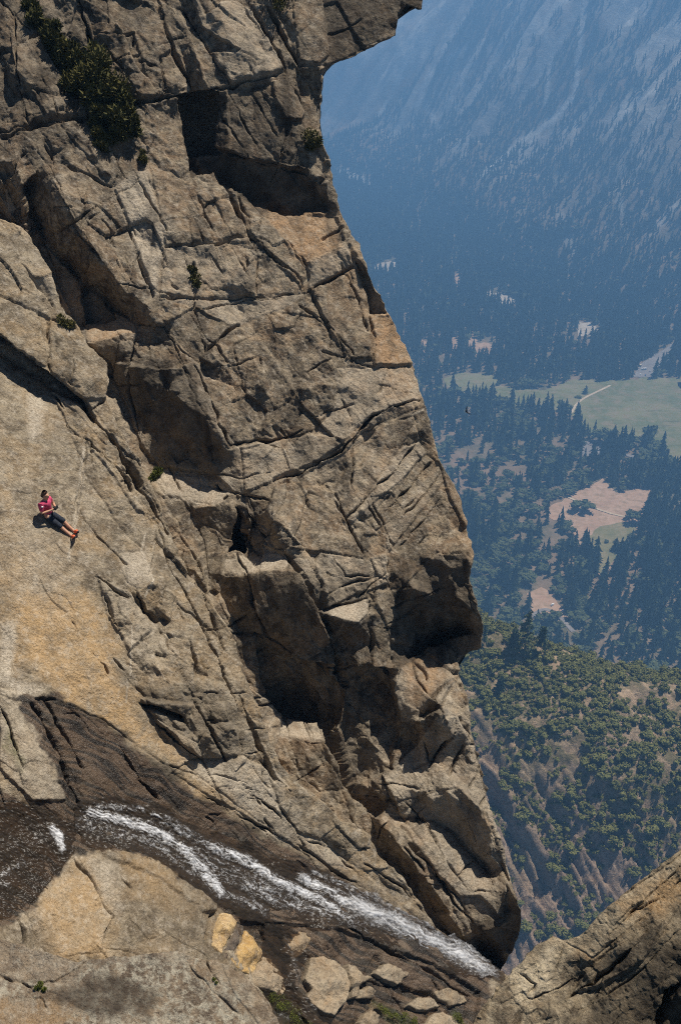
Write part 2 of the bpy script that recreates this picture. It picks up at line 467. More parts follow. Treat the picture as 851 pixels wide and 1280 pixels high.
# ================================================================ ROCK: the great buttress
# facet = (outline traced on the photograph, (azimuth, elevation) of its real facing, [set-back in metres], [roughness])
buttress_facets = [
    # ---- top left
    ([(-150, -120), (20, -120), (48, 45), (15, 62), (-150, 80)], (12, 38), 0, 1),
    ([(-150, 80), (15, 62), (32, 150), (-150, 175)], (-28, 32), .2, 1),
    ([(15, 62), (50, 45), (75, 98), (103, 128), (60, 150), (22, 90)], (16, 44), -.1, 1),
    ([(20, -120), (100, -120), (100, 0), (80, 50), (95, 110), (75, 98), (50, 45)], (-15, 28), .35, 1.2),
    ([(100, -5), (140, 20), (136, 40), (117, 66), (108, 30)], (10, 40), 0, 1),
    ([(120, 48), (140, 40), (176, 4), (192, 5), (216, 66), (200, 76), (205, 120), (165, 130), (135, 95)], (14, 43), -.25, .9),
    ([(165, 50), (170, 55), (185, 100), (165, 130), (160, 110)], (-40, 30), 0, 1),
    ([(200, 75), (216, 70), (235, 110), (205, 121)], (10, 40), 0, 1),
    ([(196, 0), (230, 20), (262, 112), (236, 113), (216, 66)], (8, 36), .15, 1),
    ([(226, 62), (236, 60), (264, 112), (238, 113)], (-35, 22), .2, 1),
    ([(230, -30), (258, 20), (276, 6), (296, 5), (318, 16), (357, 88), (286, 106), (264, 66)], (20, 45), -.3, .9),
    ([(228, 12), (250, 34), (300, 64), (275, 80), (262, 64)], (-22, 30), -.1, 1),
    ([(264, 66), (300, 66), (330, 80), (286, 106)], (-8, 30), -.2, 1),
    ([(312, 5), (336, 10), (372, 82), (357, 86), (318, 18)], (22, 34), .1, 1),
    # roof block and the deep slot under it
    ([(336, -120), (560, -120), (528, 12), (500, 5), (495, 44), (406, 84), (374, 80), (350, 22)], (6, 13), -.9, .5),
    ([(362, -40), (398, -40), (412, 70), (400, 80), (376, 76), (366, 30)], (28, 30), -.9, .5),
    ([(286, 106), (357, 88), (357, 98), (272, 118)], (0, -5), .25, .6),
    ([(222, 122), (274, 115), (271, 188), (234, 190)], (-20, -5), 2.6, .5),
    ([(272, 113), (300, 108), (358, 99), (371, 112), (385, 146), (386, 208), (330, 201), (268, 184)], (6, 29), -.7, .7),
    ([(272, 113), (284, 112), (290, 192), (268, 184)], (-25, 18), -.6, .7),
    ([(340, 100), (360, 100), (383, 140), (380, 150), (355, 150), (345, 130)], (24, 34), -.5, .7),
    ([(234, 182), (268, 187), (330, 203), (388, 212), (406, 225), (408, 262), (360, 270), (310, 250), (266, 228), (246, 212)], (-8, 5), .62, .9),
    ([(370, 84), (402, 84), (404, 182), (386, 180), (384, 145)], (14, 14), .5, .6),
    ([(386, 186), (402, 186), (412, 205), (400, 218), (386, 212)], (10, 55), .1, .6),
    ([(404, 200), (430, 200), (428, 275), (408, 262)], (30, 18), .3, .8),
    # ---- upper left, below the long crack
    ([(-150, 180), (30, 168), (46, 180), (40, 205), (-150, 270)], (-8, 34), .2, 1),
    ([(-150, 205), (20, 205), (40, 290), (-150, 300)], (-35, 20), .8, 1),
    ([(46, 170), (75, 155), (92, 178), (132, 222), (136, 236), (80, 206), (60, 205), (46, 190)], (16, 43), -.1, 1),
    ([(75, 155), (108, 148), (128, 180), (140, 220), (130, 220), (92, 178)], (20, 38), 0, 1),
    ([(125, 165), (150, 168), (175, 178), (176, 210), (156, 228), (140, 214)], (6, 36), .1, .8),
    ([(165, 130), (222, 122), (232, 180), (238, 210), (215, 232), (185, 190), (172, 160)], (10, 36), .1, 1),
    ([(232, 180), (240, 185), (266, 226), (240, 225)], (30, 50), .9, .6),
    ([(58, 204), (82, 205), (142, 236), (166, 300), (190, 368), (192, 388), (156, 367), (130, 327), (100, 280), (78, 240)], (24, 43), -.65, .8),
    ([(30, 232), (58, 206), (76, 246), (100, 285), (130, 330), (160, 370), (192, 388), (176, 409), (150, 392), (106, 356), (60, 310), (40, 272)], (-52, 6), .1, .8),
    ([(142, 236), (166, 214), (182, 214), (208, 290), (200, 335), (194, 372), (168, 305)], (14, 46), -.1, .7),
    ([(64, 334), (86, 338), (105, 356), (108, 408), (96, 404), (80, 370)], (14, 36), .35, .5),
    ([(104, 356), (122, 360), (140, 384), (146, 402), (110, 404)], (-6, 24), .9, .4),
    ([(105, 410), (150, 399), (172, 406), (172, 416), (140, 426), (110, 430)], (10, 72), .3, .3),
    # ---- centre
    ([(186, 205), (232, 226), (266, 216), (312, 290), (270, 306), (206, 312), (205, 290)], (14, 43), 0, .9),
    ([(205, 312), (306, 297), (322, 320), (320, 368), (240, 373), (198, 370)], (13, 41), -.1, .9),
    ([(240, 225), (283, 232), (312, 290), (290, 300), (262, 240)], (22, 38), 0, .8),
    ([(312, 295), (370, 345), (379, 366), (322, 371), (320, 318)], (6, 34), 0, .8),
    ([(283, 232), (312, 250), (356, 300), (384, 340), (378, 362), (312, 293)], (24, 44), -.15, .7),
    ([(310, 250), (360, 268), (416, 270), (427, 285), (420, 312), (382, 328), (356, 299)], (26, 49), -.4, .45),
    ([(382, 328), (430, 304), (442, 332), (386, 364)], (2, 27), -.1, .8),
    ([(420, 270), (436, 285), (466, 350), (448, 332), (430, 304)], (40, 26), 0, .7),
    ([(446, 328), (466, 350), (486, 392), (462, 394), (455, 362)], (-62, 8), .5, .3),
    ([(388, 362), (442, 336), (456, 366), (462, 394), (466, 450), (432, 450), (400, 395)], (16, 41), -.15, .7),
    ([(460, 393), (487, 392), (518, 458), (466, 462)], (36, 40), -.15, .4),
    ([(200, 374), (322, 371), (384, 366), (350, 388), (292, 408), (248, 382)], (6, 40), 0, .8),
    ([(172, 404), (206, 408), (246, 452), (230, 452), (204, 464), (166, 452)], (-8, 38), -.1, .7),
    ([(240, 384), (292, 408), (248, 454), (206, 408)], (6, 38), -.1, .7),
    ([(246, 454), (292, 408), (350, 390), (402, 398), (432, 446), (416, 512), (390, 540), (350, 549), (286, 557), (266, 510)], (12, 42), -.3, 1.0),
    ([(380, 480), (416, 480), (416, 512), (390, 540), (350, 549), (340, 530)], (-10, 33), -.25, 1),
    ([(196, 462), (234, 458), (266, 512), (284, 560), (290, 590), (262, 594), (200, 584), (176, 560), (150, 490), (138, 448)], (-32, 12), .15, .8),
    ([(226, 456), (248, 454), (268, 510), (286, 558), (272, 540), (246, 500)], (0, 36), -.1, .6),
    ([(108, 430), (172, 416), (166, 442), (140, 452)], (-5, 20), .2, .6),
    ([(284, 560), (350, 550), (392, 542), (430, 510), (470, 500), (430, 552), (400, 574), (342, 603), (300, 622), (270, 592)], (10, 37), 0, .9),
    ([(420, 460), (516, 457), (530, 500), (500, 512), (466, 520), (430, 548), (392, 544), (416, 512), (428, 470)], (14, 40), -.25, .7),
    ([(466, 520), (515, 500), (520, 512), (476, 532), (440, 576), (425, 602), (345, 612), (400, 580), (432, 566)], (-24, 8), .35, .6),
    # fan of striped slabs
    ([(442, 570), (478, 532), (520, 520), (500, 560), (458, 620), (430, 650), (418, 615), (430, 590)], (10, 40), -.1, .7),
    ([(458, 620), (500, 560), (524, 552), (532, 566), (500, 600), (440, 655), (430, 650)], (20, 41), -.2, .6),
    ([(460, 650), (532, 566), (546, 578), (480, 650), (474, 670)], (24, 39), -.25, .6),
    ([(478, 656), (546, 580), (560, 596), (500, 668), (484, 690)], (24, 37), -.3, .6),
    ([(486, 690), (560, 596), (592, 668), (560, 690), (500, 720), (486, 736)], (22, 33), -.4, .7),
    ([(515, 518), (532, 500), (552, 570), (545, 562), (525, 546)], (50, 12), 0, .6),
    ([(540, 560), (556, 575), (592, 660), (580, 660)], (48, 30), -.2, .6),
    # block with the pale face, black cleft beside it
    ([(345, 611), (376, 604), (416, 614), (432, 650), (456, 700), (400, 690), (350, 686), (332, 640)], (10, 43), -.35, .9),
    ([(308, 682), (318, 646), (340, 634), (356, 680), (340, 693), (320, 690)], (-54, 4), 0, .8),
    ([(272, 606), (300, 640), (314, 650), (306, 690), (284, 692), (290, 650)], (-60, -6), 1.5, .5),
    # ledges and their dark fronts
    ([(188, 588), (250, 596), (252, 612), (226, 624), (206, 620), (192, 600)], (8, 66), -.1, .3),
    ([(238, 626), (252, 606), (290, 616), (270, 632)], (12, 66), -.4, .3),
    ([(204, 622), (226, 622), (240, 640), (254, 690), (244, 700), (222, 650)], (25, 44), -.3, .6),
    ([(240, 632), (270, 632), (292, 616), (298, 646), (288, 680), (276, 740), (262, 740), (250, 690)], (-10, 3), -.4, .5),
    ([(297, 697), (352, 692), (361, 705), (355, 714), (312, 718)], (10, 74), -.9, .25),
    ([(283, 700), (297, 702), (311, 718), (279, 719)], (10, 70), -.8, .25),
    ([(278, 720), (312, 719), (320, 762), (330, 792), (300, 792), (274, 736)], (-20, 3), -.7, .6),
    ([(312, 718), (360, 714), (372, 718), (416, 800), (380, 826), (340, 800), (320, 762)], (-16, 4), -.9, .6),
    ([(358, 700), (384, 700), (400, 738), (398, 762), (372, 718)], (-5, 26), -.5, .6),
    ([(398, 690), (456, 700), (482, 690), (484, 730), (440, 746), (405, 762), (390, 712)], (4, 36), -.4, 1.1),
    ([(404, 765), (460, 747), (463, 766), (450, 779), (410, 772)], (12, 70), -.8, .25),
    ([(404, 768), (450, 780), (464, 768), (466, 832), (440, 862), (420, 830)], (-8, 10), -.7, .8),
    ([(466, 740), (500, 735), (490, 765), (498, 830), (480, 850), (466, 830)], (-15, 18), -.3, .8),
    # great shadowed overhang on the nose
    ([(520, 716), (546, 690), (582, 690), (594, 702), (586, 745), (584, 792), (556, 800), (520, 816), (490, 832), (486, 790), (490, 762), (500, 738)], (-40, -12), .2, .8),
    ([(584, 735), (600, 768), (604, 812), (570, 823), (572, 796), (586, 772)], (-26, 4), -.2, .5),
    ([(498, 836), (556, 800), (564, 832), (570, 846), (540, 870), (522, 902), (490, 892), (492, 878)], (16, 60), -.5, .5),
    ([(522, 902), (572, 850), (548, 892), (530, 932), (490, 962), (500, 922)], (-48, -4), .3, .8),
    ([(546, 892), (574, 846), (590, 900), (596, 950), (614, 1010), (600, 1012), (570, 986), (530, 990), (490, 1002), (480, 972), (520, 932)], (8, 32), -.2, 1),
    ([(576, 846), (600, 900), (630, 1010), (614, 1012), (596, 950), (588, 890)], (48, 36), .3, 1),
    ([(494, 1022), (530, 994), (570, 985), (602, 1014), (626, 1082), (612, 1092), (586, 1066), (560, 1036), (520, 1022)], (-38, -4), .15, .7),
    ([(606, 1012), (626, 1012), (646, 1100), (636, 1100), (622, 1060)], (34, 40), .33, 1),
    ([(498, 1030), (540, 1024), (562, 1040), (602, 1082), (634, 1110), (630, 1150), (598, 1152), (540, 1082)], (10, 52), -1.2, .6),
    ([(560, 1120), (600, 1120), (632, 1150), (590, 1165), (572, 1150)], (12, 46), -.7, .6),
    ([(634, 1106), (652, 1142), (652, 1168), (626, 1218), (588, 1172), (632, 1152)], (-20, -16), .1, .4),
    # ribs left of the tongue
    ([(445, 998), (482, 1020), (562, 1110), (592, 1162), (578, 1166), (540, 1112), (500, 1058)], (22, 44), -.35, .9),
    ([(445, 1000), (500, 1058), (540, 1112), (578, 1166), (566, 1180), (520, 1110), (470, 1060), (450, 1040)], (-55, 8), .1, .7),
    ([(425, 985), (450, 990), (470, 1040), (470, 1064), (440, 1030)], (10, 40), -.3, 1),
    # cave and small ledge low down
    ([(318, 790), (380, 826), (420, 832), (440, 864), (420, 905), (440, 980), (490, 1000), (470, 1022), (432, 986), (404, 910), (346, 892), (326, 850)], (-12, 2), .9, .9),
    ([(440, 862), (466, 832), (490, 838), (500, 900), (490, 960), (450, 980), (425, 905)], (-16, 8), .5, 1.1),
    ([(350, 896), (398, 902), (403, 926), (350, 921)], (8, 72), -.1, .25),
    ([(350, 921), (403, 926), (410, 950), (432, 986), (400, 990), (378, 972)], (6, 26), -.15, .8),
]

buttress_cracks = [
    ([(-150, 185), (0, 165), (60, 148), (100, 144), (165, 131), (262, 113), (357, 89)], 2.6, .45),
    ([(0, 172), (40, 158), (110, 146)], 4.5, .5),
    ([(98, -5), (105, 25), (117, 66)], 4, .6), ([(0, 0), (20, 22), (22, 90), (34, 150)], 2.5, .3),
    ([(15, 62), (50, 46)], 1.6, .2), ([(120, 48), (165, 45), (168, 60)], 2, .25), ([(196, 0), (216, 66), (240, 112)], 2.2, .3),
    ([(226, 10), (262, 66), (290, 108)], 2.4, .35), ([(312, 10), (345, 65), (360, 92)], 2, .3), ([(200, 75), (208, 122)], 2, .3),
    ([(175, 78), (205, 92), (196, 122)], 1.5, .2), ([(336, 10), (350, 40), (373, 80)], 2.6, .35), ([(268, 118), (276, 145), (310, 195)], 1.3, .12),
    ([(286, 116), (322, 185)], 1.2, .12), ([(312, 112), (345, 170)], 1.2, .12), ([(270, 186), (330, 203), (386, 211)], 2.6, .3),
    ([(62, 204), (78, 240), (96, 290), (130, 330)], 1.8, .25), ([(142, 236), (166, 302), (192, 372)], 1.5, .2), ([(166, 214), (180, 240), (208, 292)], 1.3, .15),
    ([(80, 206), (140, 234), (150, 214)], 1.5, .2), ([(130, 160), (150, 205), (160, 230)], 1.7, .25),
    ([(283, 240), (296, 262), (312, 294), (345, 326), (371, 346), (380, 366)], 2.1, .4), ([(312, 250), (330, 275), (358, 302), (384, 330)], 2, .35),
    ([(380, 366), (402, 356), (442, 334)], 2.1, .3), ([(198, 371), (240, 374), (322, 371), (380, 366)], 1.7, .25), ([(206, 312), (270, 306), (306, 297)], 1.7, .2),
    ([(312, 294), (322, 320), (320, 368)], 1.2, .15), ([(240, 330), (242, 372), (246, 386), (256, 420)], 2, .3), ([(388, 364), (402, 396), (434, 448)], 1.7, .25),
    ([(250, 385), (300, 376), (352, 372)], 1.4, .15), ([(232, 262), (256, 308)], 1.3, .12), ([(228, 320), (240, 350)], 1.2, .1), ([(262, 318), (284, 350)], 1.2, .1), ([(290, 310), (310, 345)], 1.1, .1),
    ([(460, 394), (468, 430), (466, 460)], 1.4, .15), ([(434, 448), (466, 460), (516, 457)], 2, .3), ([(402, 440), (434, 448)], 1.6, .2),
    ([(172, 404), (206, 410), (230, 456)], 2.2, .3), ([(206, 408), (228, 440), (250, 452)], 1.8, .25), ([(247, 400), (256, 430), (254, 440)], 1.6, .2), ([(254, 440), (286, 412), (300, 405)], 1.8, .25),
    ([(172, 416), (164, 452), (168, 500), (176, 560)], 1.6, .25), ([(242, 456), (262, 500), (270, 520), (286, 558)], 2.2, .35), ([(286, 558), (320, 552), (350, 549), (378, 540)], 2.6, .35),
    ([(290, 432), (308, 495)], 1.1, .1), ([(244, 464), (300, 456), (320, 446)], 1, .09), ([(325, 446), (332, 470)], 1.3, .12), ([(290, 434), (330, 410)], 1.4, .15),
    ([(340, 604), (380, 588), (428, 564), (466, 518), (516, 500), (530, 498)], 2.2, .4), ([(270, 592), (300, 600), (345, 590)], 1, .1),
    ([(522, 550), (496, 585), (462, 618), (432, 650)], 1.5, .2), ([(536, 578), (516, 604), (482, 640)], 1.9, .3), ([(550, 592), (520, 630), (490, 660)], 1.6, .2), ([(562, 606), (530, 650), (500, 682)], 1.6, .22), ([(560, 645), (520, 680)], 1.4, .15), ([(470, 664), (500, 640), (520, 622)], 1.2, .12),
    ([(460, 618), (474, 645), (490, 682)], 1.5, .2), ([(418, 615), (432, 650), (458, 706)], 1.2, .15), ([(456, 625), (475, 658)], 1.1, .12), ([(484, 690), (482, 715), (450, 745)], 1.7, .22),
    ([(312, 718), (316, 755), (330, 790)], 2.2, .35), ([(297, 697), (304, 708), (312, 718)], 1.6, .2), ([(356, 695), (374, 720), (398, 762), (416, 798)], 2.6, .45), ([(384, 700), (398, 738)], 1.8, .25),
    ([(398, 762), (430, 755), (460, 747)], 1.8, .25), ([(410, 690), (430, 720), (470, 720)], 1.2, .12), ([(405, 745), (440, 728), (470, 722)], 1.4, .15), ([(462, 748), (464, 800), (466, 832)], 1.8, .25), ([(414, 800), (424, 835), (440, 865)], 3, .4),
    ([(540, 870), (560, 850)], 2, .3), ([(535, 960), (560, 920), (572, 905)], 1.8, .25), ([(548, 940), (566, 916)], 1.6, .2), ([(560, 970), (580, 930)], 1.6, .2), ([(585, 985), (600, 955)], 1.8, .22), ([(600, 1010), (612, 985)], 1.8, .22),
    ([(570, 1095), (598, 1070)], 1.3, .15), ([(556, 1105), (585, 1140)], 1.6, .2), ([(600, 1070), (622, 1062), (640, 1058)], 1.6, .2), ([(500, 1042), (545, 1090), (566, 1128), (590, 1150)], 2.4, .35), ([(470, 1048), (482, 1030)], 1.7, .25), ([(505, 1060), (530, 1090)], 2, .3),
    ([(356, 898), (360, 922), (372, 960)], 1.3, .15), ([(384, 902), (392, 926)], 1, .1),
]

buttress_outline = [(-150, -120), (560, -120), (528, -40), (527, 11), (500, 5), (494, 45), (450, 66), (428, 76), (405, 84), (402, 90), (404, 103), (402, 140), (403, 184), (412, 200),
                    (415, 226), (424, 258), (437, 290), (452, 322), (464, 352), (485, 391), (499, 421), (515, 456), (527, 494), (541, 545), (550, 578), (574, 618), (583, 660), (592, 690),
                    (587, 728), (597, 757), (602, 786), (601, 810), (571, 821), (573, 838), (586, 880), (590, 920), (600, 962), (612, 1012), (623, 1042), (634, 1085), (650, 1136), (650, 1160),
                    (640, 1190), (624, 1216), (600, 1262), (400, 1160), (300, 1040), (240, 940), (180, 760), (120, 640), (0, 520), (-150, 430)]


def butt_stain_shade(u, v, P):
    """shade painted into recesses and shadowed faces, plus water marks and black lichen streaks"""
    m = area([(235, 180), (390, 205), (412, 262), (360, 270), (300, 250), (250, 215)], 10, 8)(u, v, P) * .95  # shadow in the recess below the roof block, put into the colour
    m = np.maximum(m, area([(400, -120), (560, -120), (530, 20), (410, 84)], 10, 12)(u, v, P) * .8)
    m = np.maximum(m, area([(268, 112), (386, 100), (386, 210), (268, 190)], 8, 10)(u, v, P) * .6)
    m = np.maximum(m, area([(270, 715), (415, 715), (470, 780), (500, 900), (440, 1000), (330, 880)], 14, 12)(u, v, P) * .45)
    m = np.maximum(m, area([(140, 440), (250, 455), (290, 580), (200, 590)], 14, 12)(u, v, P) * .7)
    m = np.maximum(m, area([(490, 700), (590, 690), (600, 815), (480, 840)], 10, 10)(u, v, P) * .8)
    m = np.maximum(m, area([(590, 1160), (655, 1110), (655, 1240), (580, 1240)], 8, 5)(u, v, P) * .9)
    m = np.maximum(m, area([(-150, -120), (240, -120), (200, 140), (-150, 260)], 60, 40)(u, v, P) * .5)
    led = np.zeros(u.shape)  # sunlit ledge tops are kept clear of the painted shade
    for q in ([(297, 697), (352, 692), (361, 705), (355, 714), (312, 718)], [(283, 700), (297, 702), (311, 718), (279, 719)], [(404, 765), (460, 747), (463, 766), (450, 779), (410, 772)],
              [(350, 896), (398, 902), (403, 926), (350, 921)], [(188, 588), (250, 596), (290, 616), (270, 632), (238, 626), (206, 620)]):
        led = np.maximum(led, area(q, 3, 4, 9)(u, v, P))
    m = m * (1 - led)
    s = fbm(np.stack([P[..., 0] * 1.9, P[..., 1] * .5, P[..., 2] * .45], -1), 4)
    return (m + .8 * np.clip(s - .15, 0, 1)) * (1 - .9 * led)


butt_tint = union((area([(312, 250), (416, 268), (425, 312), (382, 328)], 6, 6), .9), (area([(460, 390), (488, 390), (518, 458), (470, 462)], 4, 5), 1.0),
                  (area([(480, 462), (520, 458), (530, 496), (480, 500)], 12, 10), .55), (area([(106, 408), (172, 404), (172, 416), (112, 430)], 3, 3), .7), (area([(64, 334), (108, 350), (108, 404), (90, 400)], 5, 4), .6),
                  (area([(498, 832), (560, 800), (545, 860), (520, 890)], 8, 6), .8), (area([(600, 640), (560, 600), (585, 700), (600, 700)], 8, 8), .5), (area([(420, 330), (450, 350), (460, 400), (420, 390)], 20, 16), .35))
butt_pale = union((area([(142, 236), (182, 214), (208, 292), (194, 372)], 10, 10), .7), (area([(297, 697), (352, 693), (360, 705), (312, 718)], 3, 4, 9), .62), (area([(404, 765), (460, 747), (463, 766), (450, 778), (412, 772)], 3, 4, 9), .62), (area([(350, 910), (402, 914), (403, 926), (350, 921)], 3, 4, 9), .5),  # ledge tops are painted paler to look sunlit
                  (area([(188, 588), (292, 600), (290, 616), (270, 632), (240, 630), (206, 622)], 3, 4, 9), .6), (area([(500, 1030), (560, 1036), (634, 1110), (600, 1150)], 14, 10), .35), (area([(520, 890), (575, 850), (560, 860), (530, 900)], 5, 3), .6),
                  (strokes([([(535, 459), (527, 511), (512, 521)], .1, 0), ([(512, 521), (529, 511)], 1.3, 1.0), ([(400, 580), (448, 552)], 1.0, .8), ([(355, 598), (400, 580)], .9, .5), ([(410, 785), (416, 800), (430, 780)], 1.0, .7), ([(340, 600), (290, 600)], .8, .35)]), 1))

_jr = np.random.default_rng(404)
for _k in range(230):
    _u, _v = _jr.uniform(-100, 640), _jr.uniform(-100, 1200)
    _a = math.radians(_jr.choice([57, 57, 62, -26, 4, 100]) + _jr.normal() * 6); _l = _jr.uniform(10, 42) * (1.6 if _jr.random() < .2 else 1)
    buttress_cracks.append(([(_u - math.cos(_a) * _l, _v - math.sin(_a) * _l), (_u + _jr.normal() * 2, _v + _jr.normal() * 2), (_u + math.cos(_a) * _l, _v + math.sin(_a) * _l)], _jr.uniform(.9, 1.7), _jr.uniform(.05, .17)))
BUTT = Relief(buttress_outline, (430, 600, 28.6), nrm(18, 40), nrm(12, 42), buttress_facets, buttress_cracks, (-170, -140, 690, 1290),
              rough=1.0, cuts=[[(240, 632), (250, 690), (262, 740)], [(270, 718), (274, 736), (300, 792)], [(358, 700), (372, 718), (398, 762), (416, 800), (424, 835)], [(300, 792), (340, 800), (380, 826), (420, 832)],
                                  [(490, 832), (520, 816), (556, 800), (584, 792)], [(58, 206), (30, 232), (40, 272), (60, 310), (106, 356), (150, 392), (176, 409)], [(268, 184), (330, 203), (386, 210)], [(404, 765), (398, 762), (404, 768), (420, 830)], [(314, 652), (308, 682), (320, 690), (340, 693), (400, 690)],
                                  [(345, 611), (332, 640), (318, 646), (308, 682)], [(520, 902), (545, 888), (570, 850)], [(440, 862), (466, 832)], [(445, 1000), (482, 1020), (562, 1110)], [(374, 80), (406, 84)]],
              cells=[(58, 58, 1.9, 14, 11), (24, 58, 1.7, 16, 12), (11, 55, 1.5, 14, 13)], seed=1, w0=2.4e-4,
              masks={'stain_shade': butt_stain_shade, 'tint': butt_tint, 'pale': butt_pale, 'wet': lambda u, v, P: area([(560, 1180), (660, 1180), (640, 1260), (560, 1260)], 14, 8)(u, v, P)})

# ================================================================ ROCK: the slab, its broken right side, and the bed of the stream
gully_facets = [
    # blocks above the diagonal crack
    ([(-150, 250), (0, 275), (26, 286), (46, 340), (60, 370), (100, 412), (60, 400), (0, 370), (-150, 330)], (20, 44), 0, .9),
    ([(20, 300), (30, 288), (44, 296), (68, 345), (44, 352), (28, 334)], (30, 48), -.15, .7),
    ([(28, 334), (44, 350), (68, 346), (66, 384), (46, 362)], (-30, 6), 0, .6),
    ([(-150, 330), (0, 372), (50, 398), (62, 462), (0, 420), (-150, 380)], (24, 48), -.2, .7),
    ([(58, 402), (76, 405), (112, 436), (134, 456), (134, 500), (106, 500), (64, 464)], (18, 46), -.25, .9),
    ([(-150, 376), (0, 420), (60, 466), (100, 498), (96, 504), (56, 482), (0, 442), (-150, 400)], (-40, 0), .45, .4),
    ([(106, 500), (136, 498), (142, 520), (182, 590), (202, 640), (190, 640), (150, 560)], (28, 42), -.2, 1),
    # broken right side of the slab
    ([(60, 486), (100, 505), (150, 575), (190, 650), (170, 640), (130, 580), (85, 530)], (30, 50), -.1, .8),
    ([(100, 505), (118, 512), (160, 570), (200, 650), (190, 656), (140, 590)], (36, 46), -.2, 1),
    ([(80, 505), (112, 530), (106, 548), (88, 540)], (10, 55), -.2, .7),
    ([(88, 540), (106, 548), (130, 590), (170, 650), (180, 690), (150, 660), (110, 600)], (38, 40), 0, 1.2),
    ([(190, 650), (204, 642), (226, 700), (258, 745), (292, 800), (308, 850), (334, 905), (318, 900), (270, 800), (222, 720)], (40, 40), -.15, 1),
    ([(150, 690), (180, 690), (192, 720), (180, 744), (160, 730)], (34, 62), -.4, .4),
    ([(165, 744), (192, 724), (220, 745), (212, 775), (180, 770)], (10, 20), 0, 1),
    ([(120, 720), (160, 740), (190, 790), (160, 815), (135, 770)], (38, 44), -.1, 1.2),
    ([(160, 815), (200, 790), (240, 800), (262, 850), (240, 880), (180, 870), (160, 850)], (26, 36), -.2, 1.6),
    ([(175, 872), (240, 880), (262, 850), (300, 910), (296, 945), (250, 950), (205, 920)], (-4, 20), .1, 1.4),
    ([(262, 850), (240, 800), (270, 800), (318, 900), (345, 960), (320, 960), (290, 905)], (34, 38), -.1, 1.2),
    # apron under it
    ([(225, 950), (300, 945), (345, 962), (380, 1010), (440, 1085), (400, 1080), (300, 1010)], (34, 56), 0, .7),
    ([(335, 970), (350, 984), (376, 985), (410, 1006), (426, 1028), (400, 1050), (372, 1040), (350, 1010)], (24, 48), -.35, .7),
    ([(400, 1048), (428, 1028), (442, 1030), (460, 1048), (440, 1080)], (-20, 25), -.1, .8),
    ([(424, 1028), (456, 1040), (472, 1070), (508, 1102), (532, 1140), (548, 1168), (520, 1150), (470, 1100), (440, 1078)], (26, 44), -.35, .7),
    ([(455, 1090), (490, 1085), (520, 1125), (500, 1130)], (0, 28), -.2, .7),
    # stream bed
    ([(60, 870), (130, 900), (230, 975), (330, 1035), (440, 1100), (540, 1165), (600, 1205), (560, 1200), (400, 1130), (250, 1040), (150, 960)], (44, 50), .25, .8),
    ([(-150, 880), (10, 890), (60, 900), (110, 1010), (60, 1120), (0, 1160), (-150, 1200)], (40, 48), .1, .6),
    ([(0, 860), (40, 870), (78, 960), (82, 1000), (40, 1000), (0, 960)], (52, 56), -.3, .5),
    ([(80, 1010), (260, 1050), (420, 1120), (600, 1212), (540, 1210), (380, 1150), (270, 1140), (150, 1075), (100, 1066)], (50, 52), .3, .5),
    # near bank: big yellow-brown boss
    ([(30, 1140), (96, 1062), (142, 1150), (126, 1190), (60, 1200)], (-6, 62), -.3, .45),
    ([(92, 1060), (170, 1070), (270, 1140), (264, 1170), (300, 1215), (200, 1200), (130, 1185), (143, 1145)], (14, 58), -.35, .45),
    ([(120, 1066), (180, 1066), (272, 1130), (268, 1150), (200, 1100)], (48, 42), -.2, .5),
    ([(-150, 1170), (20, 1148), (32, 1165), (32, 1185), (-150, 1200)], (0, 60), -.2, .5),
    ([(255, 1140), (272, 1138), (268, 1175), (256, 1170)], (60, 20), .1, .5),
    # broken floor right of the boss
    ([(300, 1150), (420, 1160), (560, 1215), (600, 1240), (590, 1300), (400, 1310), (320, 1230)], (30, 56), .35, 1.3),
]
